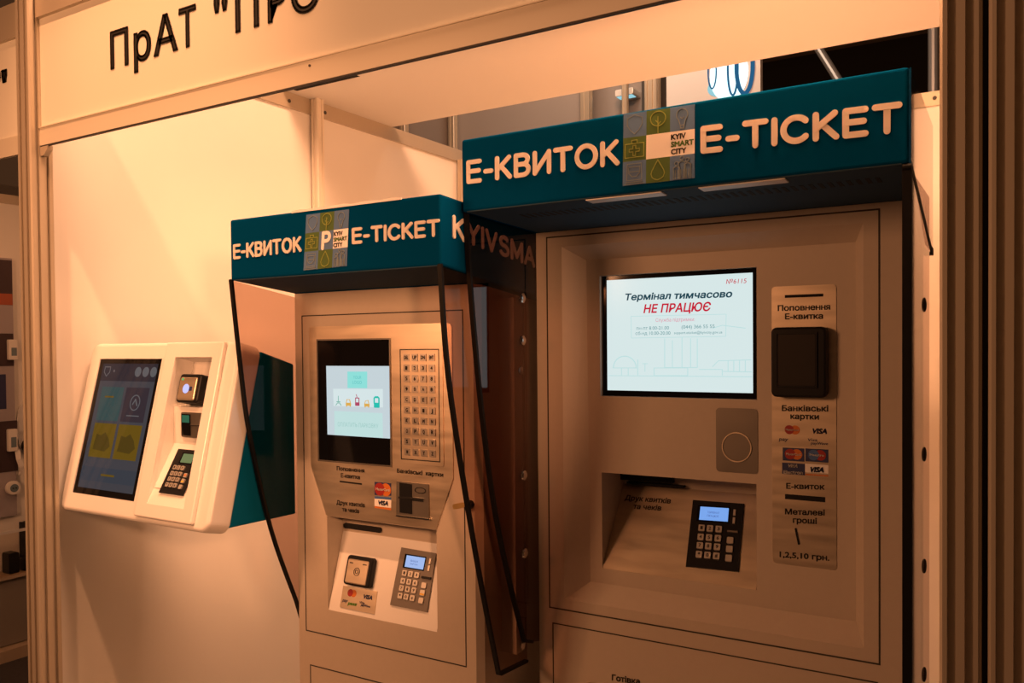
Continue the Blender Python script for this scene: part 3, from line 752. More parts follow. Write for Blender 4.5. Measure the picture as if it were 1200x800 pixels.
# left smoked panel
def smoked_panel(parent, X, edge, back, material, label, th=.008, hw=.0038):
    F = Frame((X, 0, 0), (0, 1, 0), (0, 0, 1), (1, 0, 0))
    pan = part('side_panel', MB().prism(F, edge + back, -th / 2, th / 2), material, parent, label)
    part('panel_edge', MB().stroke(F, edge, hw, -th / 2 - .001, th / 2 + .001), M['smoke_edge'], pan, 'dark panel edge')
    return pan, F
def spl(pts, n=5):
    """smooth edge through points"""
    o = []
    for i in range(len(pts) - 1):
        p0 = pts[max(i - 1, 0)]; p1 = pts[i]; p2 = pts[i + 1]; p3 = pts[min(i + 2, len(pts) - 1)]
        for k in range(n):
            t = k / n
            o.append(tuple(.5 * (2 * p1[j] + (p2[j] - p0[j]) * t + (2 * p0[j] - 5 * p1[j] + 4 * p2[j] - p3[j]) * t * t + (3 * p1[j] - p0[j] - 3 * p2[j] + p3[j]) * t ** 3) for j in (0, 1)))
    return o + [pts[-1]]
e = spl([(1.590, 1.774), (1.599, 1.638), (1.637, 1.36), (1.692, 1.098), (1.759, .898), (1.829, .727)]) + [(1.865, .714)]
pan, F = smoked_panel(big, -1.0852, e, [(1.96, .69), (1.96, 1.76)], M['smoke'], 'tall smoked left side panel')
bl_ = MB()
for z in (1.593, 1.487, 1.147, .95): part('bolt', MB().dome(F, 1.829, z, .013, .004, .006), M['chrome'], pan, 'chrome dome bolt')
# right edge panel, seen nearly edge on, and its bolts
F = Frame((-.166, 0, 0), (0, 1, 0), (0, 0, 1), (1, 0, 0))
rp = part('side_panel', MB().box(F, 1.579, 1.885, .52, 1.762, -.012, 0), M['smoke'], big, 'right smoked side panel seen nearly edge on')
part('panel_edge', MB().box(F, 1.570, 1.579, .52, 1.762, -.014, .001), M['smoke_edge'], rp, 'black front edge')
for y in (357, 532, 663, 790):
    u, v_ = F.hit(1083, y); part('bolt', MB().dome(F, u, v_, .014, .0, .004, 16), M['slot'], rp, 'black bolt on the right panel')

# ================================================================== SMALL TICKET KIOSK
SY = 1.728  # small kiosk sizes and positions scaled down about the camera, baked in below
SFm = front(SY)
sml = thing('ticket_kiosk', 'smaller grey ticket kiosk with letter keyboard and portrait screen, between terminal and large kiosk', 'ticket machine', (-1.46, 1.95, 0))
foot = [(-1.770, SY), (-1.163, SY), (-1.148, SY + .017), (-1.148, 2.25), (-1.770, 2.25)]
RU0, RU1, RV0, RV1, RVS, RD_ = -1.657, -1.281, .7433, 1.0069, .9557, .0636
cav = cavity(SFm, RU0, RU1, [(RV0, .02), (RV0, 0), (RVS, -RD_), (RV1, -RD_), (RV1, .02)])
part('cabinet', MB().prism(G, foot, 0, 1.667), M['kiosk'], sml, cut=[cav])
s0, s1 = SFm.hit(352, 370), SFm.hit(543.5, 363); s2 = SFm.hit(547, 783)
part('upper_door_seam', MB().ring(SFm, s0[0] + .005, s1[0] - .002, .672, 1.5646, .003, -.001, .0006), M['seal'], sml)
l0 = SFm.hit(363.4, 778)
part('lower_door_seam', MB().ring(SFm, l0[0], s1[0] - .002, .08, l0[1], .003, -.001, .0006), M['seal'], sml)
# steel front plate
px = [(362, 382), (530, 379), (530, 563.5), (511, 620.5), (382.5, 603), (364.7, 543)]
P_ = [SFm.hit(*q_, .003) for q_ in px]
top = (P_[0][1] + P_[1][1]) / 2
xl = (P_[0][0] + P_[5][0]) / 2; xr = (P_[1][0] + P_[2][0]) / 2
zb_ = (P_[3][1] + P_[4][1]) / 2; zs = (P_[2][1] + P_[5][1]) / 2
plate = [(xl, zs), (P_[4][0], zb_), (P_[3][0], zb_), (xr, zs), (xr, top - .012), (xr - .0035, top - .0035), (xr - .012, top), (xl + .006, top), (xl, top - .006)]
fp = part('front_plate', MB().prism(SFm, plate, .0, .003), M['steel'], sml, 'brushed steel front plate')
k0, k1 = SFm.hit(375.5, 538), SFm.hit(457.5, 399)
KZ0 = (SFm.hit(376.6, 538)[1] + SFm.hit(458, 545)[1]) / 2; KZ1 = SFm.hit(375, 399)[1]
sc = part('screen', MB().box(SFm, k0[0], k1[0], KZ0, KZ1, .003, .0042), M['black_gloss'], sml, 'portrait screen with broad black bands')
part('screen_rim', MB().ring(SFm, k0[0] - .004, k1[0] + .004, KZ0 - .004, KZ1 + .004, .004, .003, .006), M['steel_dark'], sc)
W2 = .0046
def q6(x, y): return (370 + x / 8, 420 + y / 8)
def rect_px(F, a, b, c_, d, w1, th=.0003): return MB().prism(F, [F.hit(*z, w1) for z in (a, b, c_, d)], w1 - th, w1)
part('display_picture', rect_px(SFm, q6(98, 68), q6(692, 70), q6(699, 750), q6(110, 712), W2), M['s_grey'], sc, 'pale lit parking menu picture')
part('logo_tile', rect_px(SFm, q6(297, 122), q6(482, 122), q6(482, 278), q6(298, 276), W2 + .0004), M['s_logo'], sc, 'turquoise tile')
mb = rect_px(SFm, q6(163, 283), q6(628, 285), q6(630, 458), q6(167, 444), W2 + .0004); part('icon_panel', mb, M['s_card'], sc)
part('pay_button', rect_px(SFm, q6(174, 490), q6(625, 512), q6(630, 744), q6(177, 714), W2 + .0004), M['s_button'], sc)
t = MB().text_px(SFm, 'YOUR', *q6(352, 190), *q6(428, 191), 3.6, 0, 0, W2 + .0006); t.text_px(SFm, 'LOGO', *q6(346, 236), *q6(432, 238), 3.6, 0, 0, W2 + .0006)
part('tile_lettering', t, M['s_logo_t'], sc)
t = MB().text_px(SFm, 'ОПЛАТИТЬ ПАРКОВКУ', *q6(207, 634), *q6(588, 652), 4.6, 0, 0, W2 + .0006); part('button_lettering', t, M['s_button_t'], sc)
for (x, y, w_, h_, mt, nm) in ((215, 410, 24, 26, 's_green', 'bicycle_icon'), (308, 420, 24, 30, 's_amber', 'car_icon'), (391, 410, 20, 40, 's_crimson', 'trolleybus_icon'), (481, 428, 24, 30, 's_amber', 'taxi_icon'), (573, 408, 26, 52, 's_turq', 'tram_icon')):
    mb = MB(); b_ = SFm.hit(*q6(x - w_, y + h_), W2); c_ = SFm.hit(*q6(x + w_, y - h_), W2); F = SFm.sub(b_[0], b_[1], W2 + .0002); W, H = c_[0] - b_[0], c_[1] - b_[1]
    if nm == 'bicycle_icon':
        mb.stroke(F, [(0, .0), (W * .3, H * .4), (W * .7, H * .4), (W, 0)], W * .05, .0002, .0006); mb.stroke(F, [(W * .2, H * .6), (W * .8, H * .6)], W * .06, .0002, .0006)
        mb.stroke(F, [(W * .5, H * .6), (W * .5, H * 1.6)], W * .03, .0002, .0006)
    elif nm in ('car_icon', 'taxi_icon'):
        mb.rbox(F, 0, W, H * .15, H * .6, H * .1, .0002, .0006); mb.stroke(F, [(W * .1, H * .6), (W * .25, H * (1.1 if nm == 'car_icon' else 1.0)), (W * .75, H * 1.1), (W * .9, H * .6)], W * .04, .0002, .0006)
        mb.box(F, W * .05, W * .25, 0, H * .2, .0002, .0006); mb.box(F, W * .75, W * .95, 0, H * .2, .0002, .0006)
    elif nm == 'trolleybus_icon':
        mb.rbox(F, 0, W, H * .1, H * .5, W * .1, .0002, .0006); mb.stroke(F, [(W * .1, H * .4), (W * .1, H), (W * .9, H), (W * .9, H * .4)], W * .08, .0002, .0006)
        mb.stroke(F, [(W * .5, H), (W * .3, H * 1.4)], W * .05, .0002, .0006)
    else:
        mb.rbox(F, 0, W, 0, H * .45, W * .12, .0002, .0006); mb.stroke(F, [(W * .08, H * .4), (W * .08, H * .85), (W * .3, H * .97), (W * .7, H * .97), (W * .92, H * .85), (W * .92, H * .4)], W * .09, .0002, .0006)
        mb.box(F, W * .1, W * .9, H * .85, H * .97, .0002, .0006)
    part(nm, mb, M[mt], sc)
# metal keyboard, 10 rows of four keys
kb0, kb1 = SFm.hit(470.3, 537), SFm.hit(515.5, 409); z0 = (SFm.hit(472.5, 536.5)[1] + SFm.hit(516.6, 541.5)[1]) / 2
kbx0, kbx1 = SFm.hit(471, 470)[0], SFm.hit(516, 470)[0]; z1 = (SFm.hit(470, 408.7)[1] + SFm.hit(515, 410)[1]) / 2
kb = part('keyboard', MB().rbox(SFm, kbx0 - .012, kbx1 + .012, z0 - .012, z1 + .012, .006, .003, .0048), M['steel'], sml, 'steel letter and number keyboard')
rg = MB(); rg.stroke(SFm, [(kbx0, z0), (kbx1, z0), (kbx1, z1), (kbx0, z1)], .0013, .0048, .0052, True); part('keyboard_outline', rg, M['black_vinyl'], kb)
names = ['DEL', 'UP', 'DN', 'ENT'] + list('1234567890') + list('ABCDEFGHIJKLMNOPQRSTUVWXYZ')
kl = MB(); kw, kh = (kbx1 - kbx0), (z1 - z0)
for i, nm in enumerate(names):
    r, c_ = divmod(i, 4)
    cx = kbx0 + kw * (.175 + .218 * c_); cy = z1 - kh * (.072 + .0955 * r); a_, b_ = kw * .078, kh * .032
    part('key', MB().rbox(SFm, cx - a_, cx + a_, cy - b_, cy + b_, .002, .0048, .0072, 3), M['key_steel'], kb)
    f_ = .7 if len(nm) > 1 else .34
    kl.text(SFm, nm, cx - a_ * f_, cx + a_ * f_, cy - b_ * .5, b_ * 1.05, .03, 0, .0075)
part('key_letter', kl, M['black_vinyl'], kb)
# words, slot, card marks on the plate
def q8(x, y): return (380 + x / 7.5, 540 + y / 7.5)
t = MB(); W3 = .0033
t.text_px(SFm, 'Поповнення', *q8(110, 82), *q8(354, 103), 4.8, .03, 0, W3); t.text_px(SFm, 'Е-квитка', *q8(147, 144), *q8(315, 162), 4.8, .03, 0, W3)
t.text_px(SFm, 'Банківські  картки', *q8(640, 103), *q8(1046, 141), 4.8, .03, 0, W3)
t.text_px(SFm, 'Друк квитків', *q8(108, 380), *q8(358, 408), 4.8, .03, 0, W3); t.text_px(SFm, 'та чеків', *q8(158, 442), *q8(308, 460), 4.8, .03, 0, W3)
part('plate_lettering', t, M['black_vinyl'], fp, 'black printed words')
part('ticket_slot', rect_px(SFm, q8(135, 172), q8(330, 196), q8(330, 210), q8(135, 186), W3 + .0003, .0005), M['slot'], fp)
part('navy_card_tile', rect_px(SFm, q8(442, 182), q8(588, 196), q8(588, 306), q8(442, 298), W3), M['navy'], fp)
part('blue_card_band', rect_px(SFm, q8(442, 308), q8(588, 320), q8(588, 342), q8(442, 330), W3), M['blue_print'], fp)
part('white_card_tile', rect_px(SFm, q8(442, 330), q8(588, 342), q8(586, 415), q8(442, 395), W3), M['white_print'], fp)
part('orange_card_band', rect_px(SFm, q8(442, 395), q8(586, 413), q8(586, 432), q8(442, 412), W3), M['orange'], fp)
c = SFm.hit(*q8(515, 250), W3); r_ = SFm.hit(*q8(560, 250), W3)[0] - c[0]; card_mark(SFm, fp, c[0], c[1], r_ * .98, W3 + .0003)
t = MB().text_px(SFm, 'VISA', *q8(468, 384), *q8(570, 396), 5.6, .05, .25, W3 + .0004); part('navy_card_lettering', t, M['navy'], fp)
ci = part('card_inlet', rect_px(SFm, q8(634, 176), q8(914, 206), q8(920, 510), q8(632, 478), .007, .004), M['steel_dark'], sml, 'steel card inlet with a black throat')
part('throat', rect_px(SFm, q8(660, 190), q8(768, 204), q8(770, 466), q8(662, 452), .0085, .0015), M['black'], ci)
part('throat_notch', rect_px(SFm, q8(650, 312), q8(775, 318), q8(775, 334), q8(650, 328), .0095, .001), M['slot'], ci)
part('card_gap', rect_px(SFm, q8(762, 332), q8(868, 344), q8(868, 360), q8(762, 348), .0085, .0015), M['slot'], ci)
part('gap_lip', rect_px(SFm, q8(756, 318), q8(872, 330), q8(872, 342), q8(756, 330), .0105, .0035), M['chrome'], ci)
c = SFm.hit(*q8(845, 258), .007); rx = SFm.hit(*q8(892, 258), .007)[0] - c[0]
mb = MB().stroke(SFm, [(c[0] + rx * math.cos(k * PI / 12), c[1] + rx * .42 * math.sin(k * PI / 12)) for k in range(24)], .0008, .007, .0076, True); part('oval_emboss', mb, M['black'], ci)
part('bottom_lip', rect_px(SFm, q8(630, 474), q8(922, 508), q8(922, 520), q8(630, 486), .010, .007), M['chrome'], ci)
# recess: slot and sloping shelf
BK = front(SY + RD_)
def q7(x, y): return (370 + x / 5.333, 600 + y / 5.333)
a, b = BK.hit(*q7(175, 80), .004), BK.hit(*q7(410, 112), .004); zc = (BK.hit(*q7(175, 82), .004)[1] + BK.hit(*q7(410, 112), .004)[1]) / 2
part('receipt_slot', MB().rbox(BK, a[0], b[0], zc - .007, zc + .007, .006, .0005, .006), M['slot'], sml, 'black rounded slot in the recess')
BV, BW = RVS - RV0, RD_
L2 = math.hypot(BV, BW)
SH = Frame(SFm.P(0, RV0, 0), (1, 0, 0), SFm.V * (BV / L2) - SFm.N * (BW / L2), SFm.N * (BV / L2) + SFm.V * (BW / L2))
sh = part('shelf', MB().box(SH, RU0 + .002, RU1 - .002, .002, L2 - .002, .0003, .0012), M['white_shell'], sml, 'pale sloping shelf in the lower recess')
pin_pad(sml, SH, [(470.3, 641), (511, 648), (500.3, 717), (457, 708.5)], M['pad_grey'], M['s_lcd2'], km, (.20, .70, .68, .88), ['ВАША', 'КАРТКА'], 'grey keypad with a pale blue display', ex[:2] + [(.83, .555, .12, .02, M['black'], 'maker_plate'), (.81, .275, .055, .014, M['yellow'], 'yellow_key_mark')])
# contactless reader and its sticker
def q9(x, y): return (390 + x / 8, 630 + y / 8)
HB = .026
p = [SH.hit(*q9(*c_), HB) for c_ in ((130, 150), (352, 190), (312, 472), (85, 430))]
rx0 = (p[0][0] + p[3][0]) / 2; rx1 = (p[1][0] + p[2][0]) / 2; rv0 = (p[3][1] + p[2][1]) / 2; rv1 = (p[0][1] + p[1][1]) / 2
rd = part('contactless_reader', MB().rbox(SH, rx0, rx1 + .005, rv0, rv1, .009, .0012, HB - .004), M['black'], sml, 'black box reader with a silver face', bevel=.004)
part('reader_face', MB().rbox(SH, rx0 + .008, rx1 - .004, rv0 + .005, rv1 - .010, .005, HB - .005, HB), M['steel'], rd, 'silver face with a ring symbol', bevel=.004)
mb = MB(); cx, cy = (rx0 + rx1) / 2 + .003, (rv0 + rv1) / 2 - .002
for r_ in (.010, .005): mb.stroke(SH, [(cx + r_ * math.cos(k * PI / 10), cy + r_ * math.sin(k * PI / 10)) for k in range(20)], .0008, HB, HB + .0005, True)
mb.box(SH, rx0 + .016, rx0 + .028, rv1 - .022, rv1 - .019, HB, HB + .0005); mb.box(SH, rx1 - .024, rx1 - .010, rv1 - .022, rv1 - .019, HB, HB + .0005)
part('reader_print', mb, M['seal'], rd)
p = [SH.hit(*q9(*c_), .004) for c_ in ((98, 446), (415, 502), (388, 715), (65, 648))]
sk = part('payment_sticker', MB().prism(SH, [p[3], p[2], p[1], p[0]], .0014, .004), M['steel'], sml, 'silver sticker of payment marks')
c = SH.hit(*q9(180, 518), .0042); r_ = SH.hit(*q9(206, 520), .0042)[0] - c[0]
card_mark(SH, sk, c[0], c[1], r_, .0042, False)
t = MB().text_px(SH, 'VISA', *q9(280, 568), *q9(374, 584), 5.2, .05, .2, .0043); t.text_px(SH, 'pay', *q9(90, 596), *q9(140, 606), 4, .02, .2, .0043)
t.text_px(SH, 'Visa', *q9(246, 614), *q9(300, 624), 3, .02, .2, .0043); t.text_px(SH, 'payWave', *q9(262, 638), *q9(350, 656), 3, .02, .2, .0043)
part('sticker_lettering', t, M['navy'], sk)
t = MB().text_px(SH, 'pass', *q9(140, 626), *q9(225, 640), 4.4, .05, .2, .0043); part('sticker_green_lettering', t, M['green_print'], sk)
# lock
c = SFm.hit(553.8, 591)
c = (min(c[0], -1.175), c[1])
lk = part('lock', MB().disc(SFm, c[0], c[1], .011, -.002, .012, 20), M['black'], sml, 'dark round lock')
part('keyhole_ring', MB().disc(SFm, c[0], c[1], .007, .012, .014, 16), M['steel_dark'], lk)
ky = thing('key', 'small brass key sticking out of the smaller kiosk lock', 'key', SFm.P(c[0], c[1], .0145))
KYF = Frame(SFm.P(c[0] - .006, c[1] + .002, .026), (-.93, -.2, -.22), (.22, 0, -.97), (.1, -1, 0))
part('shaft', MB().tube([SFm.P(c[0], c[1], .0145), SFm.P(c[0] - .004, c[1], .026)], .0028), M['brass'], ky)
part('bow', MB().rbox(KYF, -.005, .027, -.0065, .0065, .005, -.001, .001), M['brass'], ky)

# small canopy
C2X0, C2X1, C2Y0, C2Z0, C2Z1 = -1.7725, -1.0955, 1.505, 1.6505, 1.808
can2, prof2 = canopy(sml, C2X0, C2X1, C2Y0, 2.19, C2Z0, C2Z1, .073)
C2 = front(C2Y0); mb = MB()
canopy_word(mb, C2, 'E-KBИTOK', (273.3, 303.9), (275.2, 286.5), (352.8, 295), (352.8, 276), .0035)
canopy_word(mb, C2, 'E-TICKET', (412.6, 286.3), (413.6, 267), (512.5, 277), (514.9, 256.2), .0038)
part('canopy_lettering', mb, M['letter'], can2, 'rounded white letters')
badge(can2, C2, [(359, 251.6), (409, 245), (406.3, 311.5), (355.6, 317)], 'P')
CS = side(C2X1); mb = MB()
a = CS.hit(531, 279, .002); b = CS.hit(622.6, 312.4, .002); c_ = CS.hit(532.3, 254.5, .002)
wd = (b[0] - a[0]); h_ = c_[1] - a[1]; hwm = .0048
nat = sum(GL[x][0] for x in 'KYIVSMA') + .30 * 6; full = sum(GL[x][0] for x in 'KYIVSMART') + .30 * 8
letters(mb, CS, 'KYIVSMART', a[0], a[0] + wd * 1.05 * full / nat, a[1], a[1] + h_ * 1.12, hwm, (b[1] - a[1]) / wd)
part('side_lettering', mb, M['letter'], can2, 'white letters on the right cheek')
fs2 = MB(); xs = [-1.548, -1.522, -1.496, -1.462, -1.428, -1.376, -1.35, -1.307, -1.264, -1.23, -1.204]
fs2.prism(C2, [(x, C2Z1 - .003) for x in xs] + [(x, C2Z1 + (.004 if i % 2 else .0015)) for i, x in reversed(list(enumerate(xs)))], -.003, .0006)
part('film_scrap', fs2, M['white_print'], can2, 'torn edge of white protective film')
U2 = Frame((0, C2Y0, C2Z0), (1, 0, 0), (0, 1, -.106), (0, -.106, -1))
part('underside', MB().box(U2, C2X0 + .009, C2X1 - .009, .002, .205, -.004, .0006), M['teal_in'], can2)
e = spl([(1.507, 1.651), (1.526, 1.453), (1.566, 1.252), (1.647, 0.945), (1.730, 0.674)]) + [(1.737, 0.671), (1.863, 0.662)]
pan, F = smoked_panel(sml, -1.0997, e, [(1.863, 1.605)], M['smoke_light'], 'smoked right side panel')
part('bolt', MB().dome(F, 1.842, .710, .011, .004, .003), M['chrome'], pan, 'chrome dome bolt'); part('bolt', MB().dome(F, 1.842, 1.41, .011, .004, .003), M['chrome'], pan, 'chrome dome bolt')
part('panel_bracket', MB().box(G, -1.1485, -1.1035, 1.823, 1.863, .69, 1.595), M['kiosk'], sml)
e = spl([(1.509, 1.651), (1.535, 1.427), (1.563, 1.241), (1.632, 0.976), (1.723, 0.752)]) + [(1.763, 0.636), (1.806, 0.636)]
smoked_panel(sml, -1.7755, e, [(1.806, 1.605)], M['smoke_light'], 'smoked left side panel', hw=.0035)

# ================================================================== WALL TERMINAL
c0 = Vector((-2.265, 1.5, 1.249)); a, b_ = math.radians(-1.211), math.radians(13.697)
TU = Vector((math.cos(a), math.sin(a), 0)); TN = Vector((math.sin(a) * math.cos(b_), -math.cos(a) * math.cos(b_), math.sin(b_))); TV = TN.cross(TU)
T = Frame(c0, TU, TV, TN)
wt = thing('wall_terminal', 'white tilted ticket terminal on the left wall with dim portrait screen', 'ticket terminal', (-2.14, 1.60, 1.0))
# shell with a stepped recess on its right half
r0_ = T.hit(205.3, 418.3, .012); r1_ = T.hit(248.5, 418.3, .012); r2_ = T.hit(215.3, 596.5, .012); r3_ = T.hit(172, 589.6, .012)
ru0 = (r0_[0] + r3_[0]) / 2; ru1 = (r1_[0] + r2_[0]) / 2; rv1 = (r0_[1] + r1_[1]) / 2; rv0 = (r2_[1] + r3_[1]) / 2
# depth where the recess left wall meets its back: ray at (211,434) on the plane u = ru0
D = FW + RT * ((211 - 600) / FPX) - UP * ((434 - 400 - CY) / FPX); t_ = (T.P(ru0, 0) - EYE).dot(TU) / D.dot(TU); hit = EYE + D * t_ - T.O
rw = min(max(-hit.dot(TN), .05), .10)
D = FW + RT * ((204 - 600) / FPX) - UP * ((519 - 400 - CY) / FPX); t_ = (T.P(ru0, 0) - EYE).dot(TU) / D.dot(TU); hit2 = EYE + D * t_ - T.O
vs2, ws2 = hit2.dot(TV), hit2.dot(TN)
D = FW + RT * ((203.5 - 600) / FPX) - UP * ((476 - 400 - CY) / FPX); t_ = (T.P(ru0, 0) - EYE).dot(TU) / D.dot(TU); hit3 = EYE + D * t_ - T.O
vs3 = hit3.dot(TV); ws3 = hit3.dot(TN)
print('terminal recess', ru0, ru1, rv0, rv1, rw, vs2, ws2, vs3, ws3)
cav = cavity(T, ru0, ru1, [(rv0, .05), (rv0, .012), (vs2, ws2), (vs3, ws3), (vs3 + .012, -rw), (rv1, -rw), (rv1, .05)])
part('shell', MB().rbox(T, -.207, .478, -.256, .252, .030, -.075, 0, 8), M['white_shell'], wt, 'white rounded shell', bevel=.011, seg=4, cut=[cav, MB().box(T, -.153, .153, -.203, .203, -.008, .05)])
part('raised_panel', MB().rbox(T, .178, .425, -.240, .248, .006, -.001, .012, 3), M['white_shell'], wt, 'raised white panel around the payment recess', bevel=.004, cut=[cav])
sc = part('screen', MB().box(T, -.1525, .1525, -.2025, .2025, -.0078, -.003), M['black_gloss'], wt, 'dim portrait touch screen')
TS = T.sub(0, 0, -.003)
def sc_box(u0, u1, v0, v1, w1): return MB().box(TS, -.1525 + .305 * u0, -.1525 + .305 * u1, .2025 - .405 * v1, .2025 - .405 * v0, w1 - .0003, w1)
part('display_picture', sc_box(.065, .945, .035, .955, .0004), M['d_ground'], sc, 'dim picture of coloured tiles')
part('header_band', sc_box(.065, .945, .035, .165, .0008), M['d_head'], sc)
for u in (.66, .78, .90): part('menu_button', MB().disc(TS, -.1525 + .305 * u, .2025 - .405 * .095, .015, .0009, .0012, 18), M['d_icon'], sc)
mb = MB()
mb.stroke(TS, [(-.1525 + .305 * x, .2025 - .405 * y) for x, y in ((.11, .06), (.2, .06), (.2, .10), (.155, .13), (.11, .10))], .0015, .0009, .0012, True)
mb.disc(TS, -.1525 + .305 * .27, .2025 - .405 * .09, .004, .0009, .0012, 10)
part('header_emblem', mb, M['d_icon'], sc)
part('teal_tile', sc_box(.13, .49, .21, .46, .0008), M['d_teal'], sc); part('plum_tile', sc_box(.53, .89, .21, .46, .0008), M['d_plum'], sc)
part('ochre_tile', sc_box(.13, .49, .48, .73, .0008), M['d_ochre'], sc); part('ochre_tile', sc_box(.53, .89, .48, .73, .0008), M['d_ochre'], sc)
for u in (.31, .71):
    mb = MB(); x, y = -.1525 + .305 * u, .2025 - .405 * .60
    mb.prism(TS, [(x - .04, y - .03), (x + .02, y - .034), (x + .042, y - .018), (x + .03, y + .004), (x + .008, y + .022), (x - .012, y + .012), (x - .034, y + .016)], .0009, .0012)
    part('tile_picture', mb, M['d_ochre_d'], sc)
mb = MB(); x, y = -.1525 + .305 * .71, .2025 - .405 * .32; mb.stroke(TS, [(x + .022 * math.cos(k * PI / 10), y + .022 * math.sin(k * PI / 10)) for k in range(20)], .0015, .0009, .0012, True); mb.stroke(TS, [(x - .01, y - .005), (x, y + .01), (x + .012, y - .008)], .002, .0009, .0012)
mb.box(TS, x - .03, x + .03, y - .04, y - .037, .0009, .0012); part('emblem_ring', mb, M['d_icon'], sc)
part('foot_band', sc_box(.065, .945, .80, .90, .0008), M['d_blue'], sc)
mb = MB(); mb.box(TS, -.03, .035, -.145, -.139, .0010, .0013); mb.box(TS, -.09, -.045, .085, .09, .001, .0013); part('ochre_captions', mb, M['d_ochre'], sc)
# reader, card inlet, keypad in the recess
RB = T.sub(0, 0, -rw)
RH = .055
Rf = T.sub(0, 0, -rw + RH)
a0 = Rf.hit(211, 441.5); a1 = Rf.hit(230.5, 442); a2 = Rf.hit(227, 469.5); a3 = Rf.hit(207.5, 468)
x0, x1, y0, y1 = (a0[0] + a3[0]) / 2, (a1[0] + a2[0]) / 2, (a2[1] + a3[1]) / 2, (a0[1] + a1[1]) / 2
x0 = max(x0, ru0 + .012)
rd = part('contactless_reader', MB().rbox(RB, x0 - .008, x1 + .012, y0 - .006, y1 + .010, .010, .0005, RH - .004), M['black'], wt, 'black reader box with a silver face', bevel=.004)
part('reader_face', MB().rbox(RB, x0, x1, y0, y1, .006, RH - .005, RH), M['steel'], rd, 'silver face', bevel=.003)
cx, cy = (x0 + x1) / 2, (y0 + y1) / 2
part('ring_light', MB().disc(RB, cx - .004, cy, .013, RH, RH + .0006, 18), M['reader_led'], rd, 'glowing pale blue symbol')
part('card_symbol', MB().rbox(RB, cx + .010, cx + .022, cy - .006, cy + .006, .002, RH, RH + .0006), M['navy'], rd)
part('green_light', MB().disc(RB, x0 + .012, y1 - .006, .0035, RH, RH + .0006, 10), M['led_green'], rd)
# card inlet on the middle step
n3 = (T.V * (vs3 - vs2) + T.N * (ws3 - ws2)).normalized(); o3 = T.P(0, vs2, ws2)
MS = Frame(o3, TU, n3, TU.cross(n3)); hm = (Vector((vs3, ws3)) - Vector((vs2, ws2))).length
a0 = MS.hit(212.8, 482.5, .004); a1 = MS.hit(233, 513, .004)
ci = part('card_inlet', MB().rbox(MS, a0[0], min(a1[0] + .03, ru1 - .01), max(.008, a1[1]), min(a0[1], hm - .006), .006, .0005, .006), M['steel_dark'], wt, 'metal card inlet with a green glow')
yy0, yy1 = max(.008, a1[1]), min(a0[1], hm - .006); xm = a0[0] + (ru1 - a0[0]) * .35
part('throat', MB().box(MS, a0[0] + .004, xm, yy0 + .005, yy1 - .005, .006, .0075), M['black_gloss'], ci)
part('green_light', MB().box(MS, a0[0] + .006, xm - .004, (yy0 + yy1) / 2 + .006, yy1 - .008, .0075, .0082), glow('inlet_green', srgb(40, 95, 70)), ci, 'green lit throat')
part('card_gap', MB().box(MS, xm, ru1 - .014, (yy0 + yy1) / 2 - .002, (yy0 + yy1) / 2 + .001, .006, .009), M['chrome'], ci)
nv = (T.V * (vs2 - rv0) + T.N * (ws2 - .012)).normalized()
TK = Frame(T.P(0, rv0, .012), TU, nv, TU.cross(nv))
pin_pad(wt, TK, [(209, 525.6), (236, 528.2), (213.6 , 580.5), (185.8, 576.7)], M['black'], M['s_lcd_g'], km, (.34, .80, .70, .90), None, 'black keypad with a green display',
        ex[:1] + [(.81, .43, .05, .014, M['orange'], 'red_key_mark'), (.81, .285, .05, .014, M['yellow'], 'yellow_key_mark')])
# teal mounting body reaching back along the wall
S_ = Frame((0, 0, 0), (0, 1, 0), (0, 0, 1), (1, 0, 0))
part('mounting_body', MB().prism(S_, [(1.505, .998), (1.75, .995), (1.75, 1.427), (1.63, 1.464)], XL + .001, -1.80), M['teal_body'], wt, 'teal wedge body behind the shell', bevel=.004)

# ================================================================== NEIGHBOURING STAND (left sliver)
NX = -4.3
struct('wall_1', MB().box(side(NX), YF - .6, YB, 0, 2.20, -.04, 0), M['wall'])
struct('ceiling_1', MB().box(under(ZT), -4.34, XL - .05, YF + .04, YB, -.02, 0), M['ceil'])
struct('trim_10', MB().box(side(NX), YF - .6, YB, 2.20, 2.245, -.04, .006), M['alu'])
rb = MB().box(side(NX), YF - .6, YB, 2.245, 2.29, -.04, .01)
struct('trim_11', rb, M['alu_dark'])
bd = thing('display_board', 'tall grey product board at the left frame edge, hung with gadgets', 'display board', (NX + .02, 2.0, .70))
NS = side(NX + .02)
part('panel', MB().box(NS, 1.6, 2.292, .66, 1.93, -.02, 0), M['poster'], bd)
part('dark_picture', MB().box(NS, 1.6, 2.290, 1.70, 1.92, 0, .002), M['poster_dark'], bd); part('red_band', MB().box(NS, 1.6, 2.289, 1.70, 1.755, .002, .003), M['poster_red'], bd)
part('navy_block', MB().box(NS, 1.6, 2.29, 1.40, 1.56, 0, .002), M['poster_dark'], bd); part('navy_block', MB().box(NS, 1.6, 2.25, 1.19, 1.36, 0, .002), M['poster_navy'], bd)
part('navy_block', MB().box(NS, 1.6, 2.30, .88, 1.13, 0, .002), M['poster_dark'], bd)
for z0_, z1_, y0_, lb_ in ((1.43, 1.53, 2.255, 'white boxed gadget on the display board, upper one'), (.98, 1.09, 2.245, 'peach boxed gadget on the display board, lower one')):
    g = thing('gadget', lb_, 'gadget', (NX + .03, y0_, z0_))
    part('body', MB().rbox(NS, y0_, y0_ + .045, z0_, z1_, .006, .004, .025), M['white_shell'], g, bevel=.003); part('label_print', MB().box(NS, y0_ + .012, y0_ + .038, z0_ + .02, z1_ - .04, .025, .0256), M['icon_pale'], g)
cb = MB()
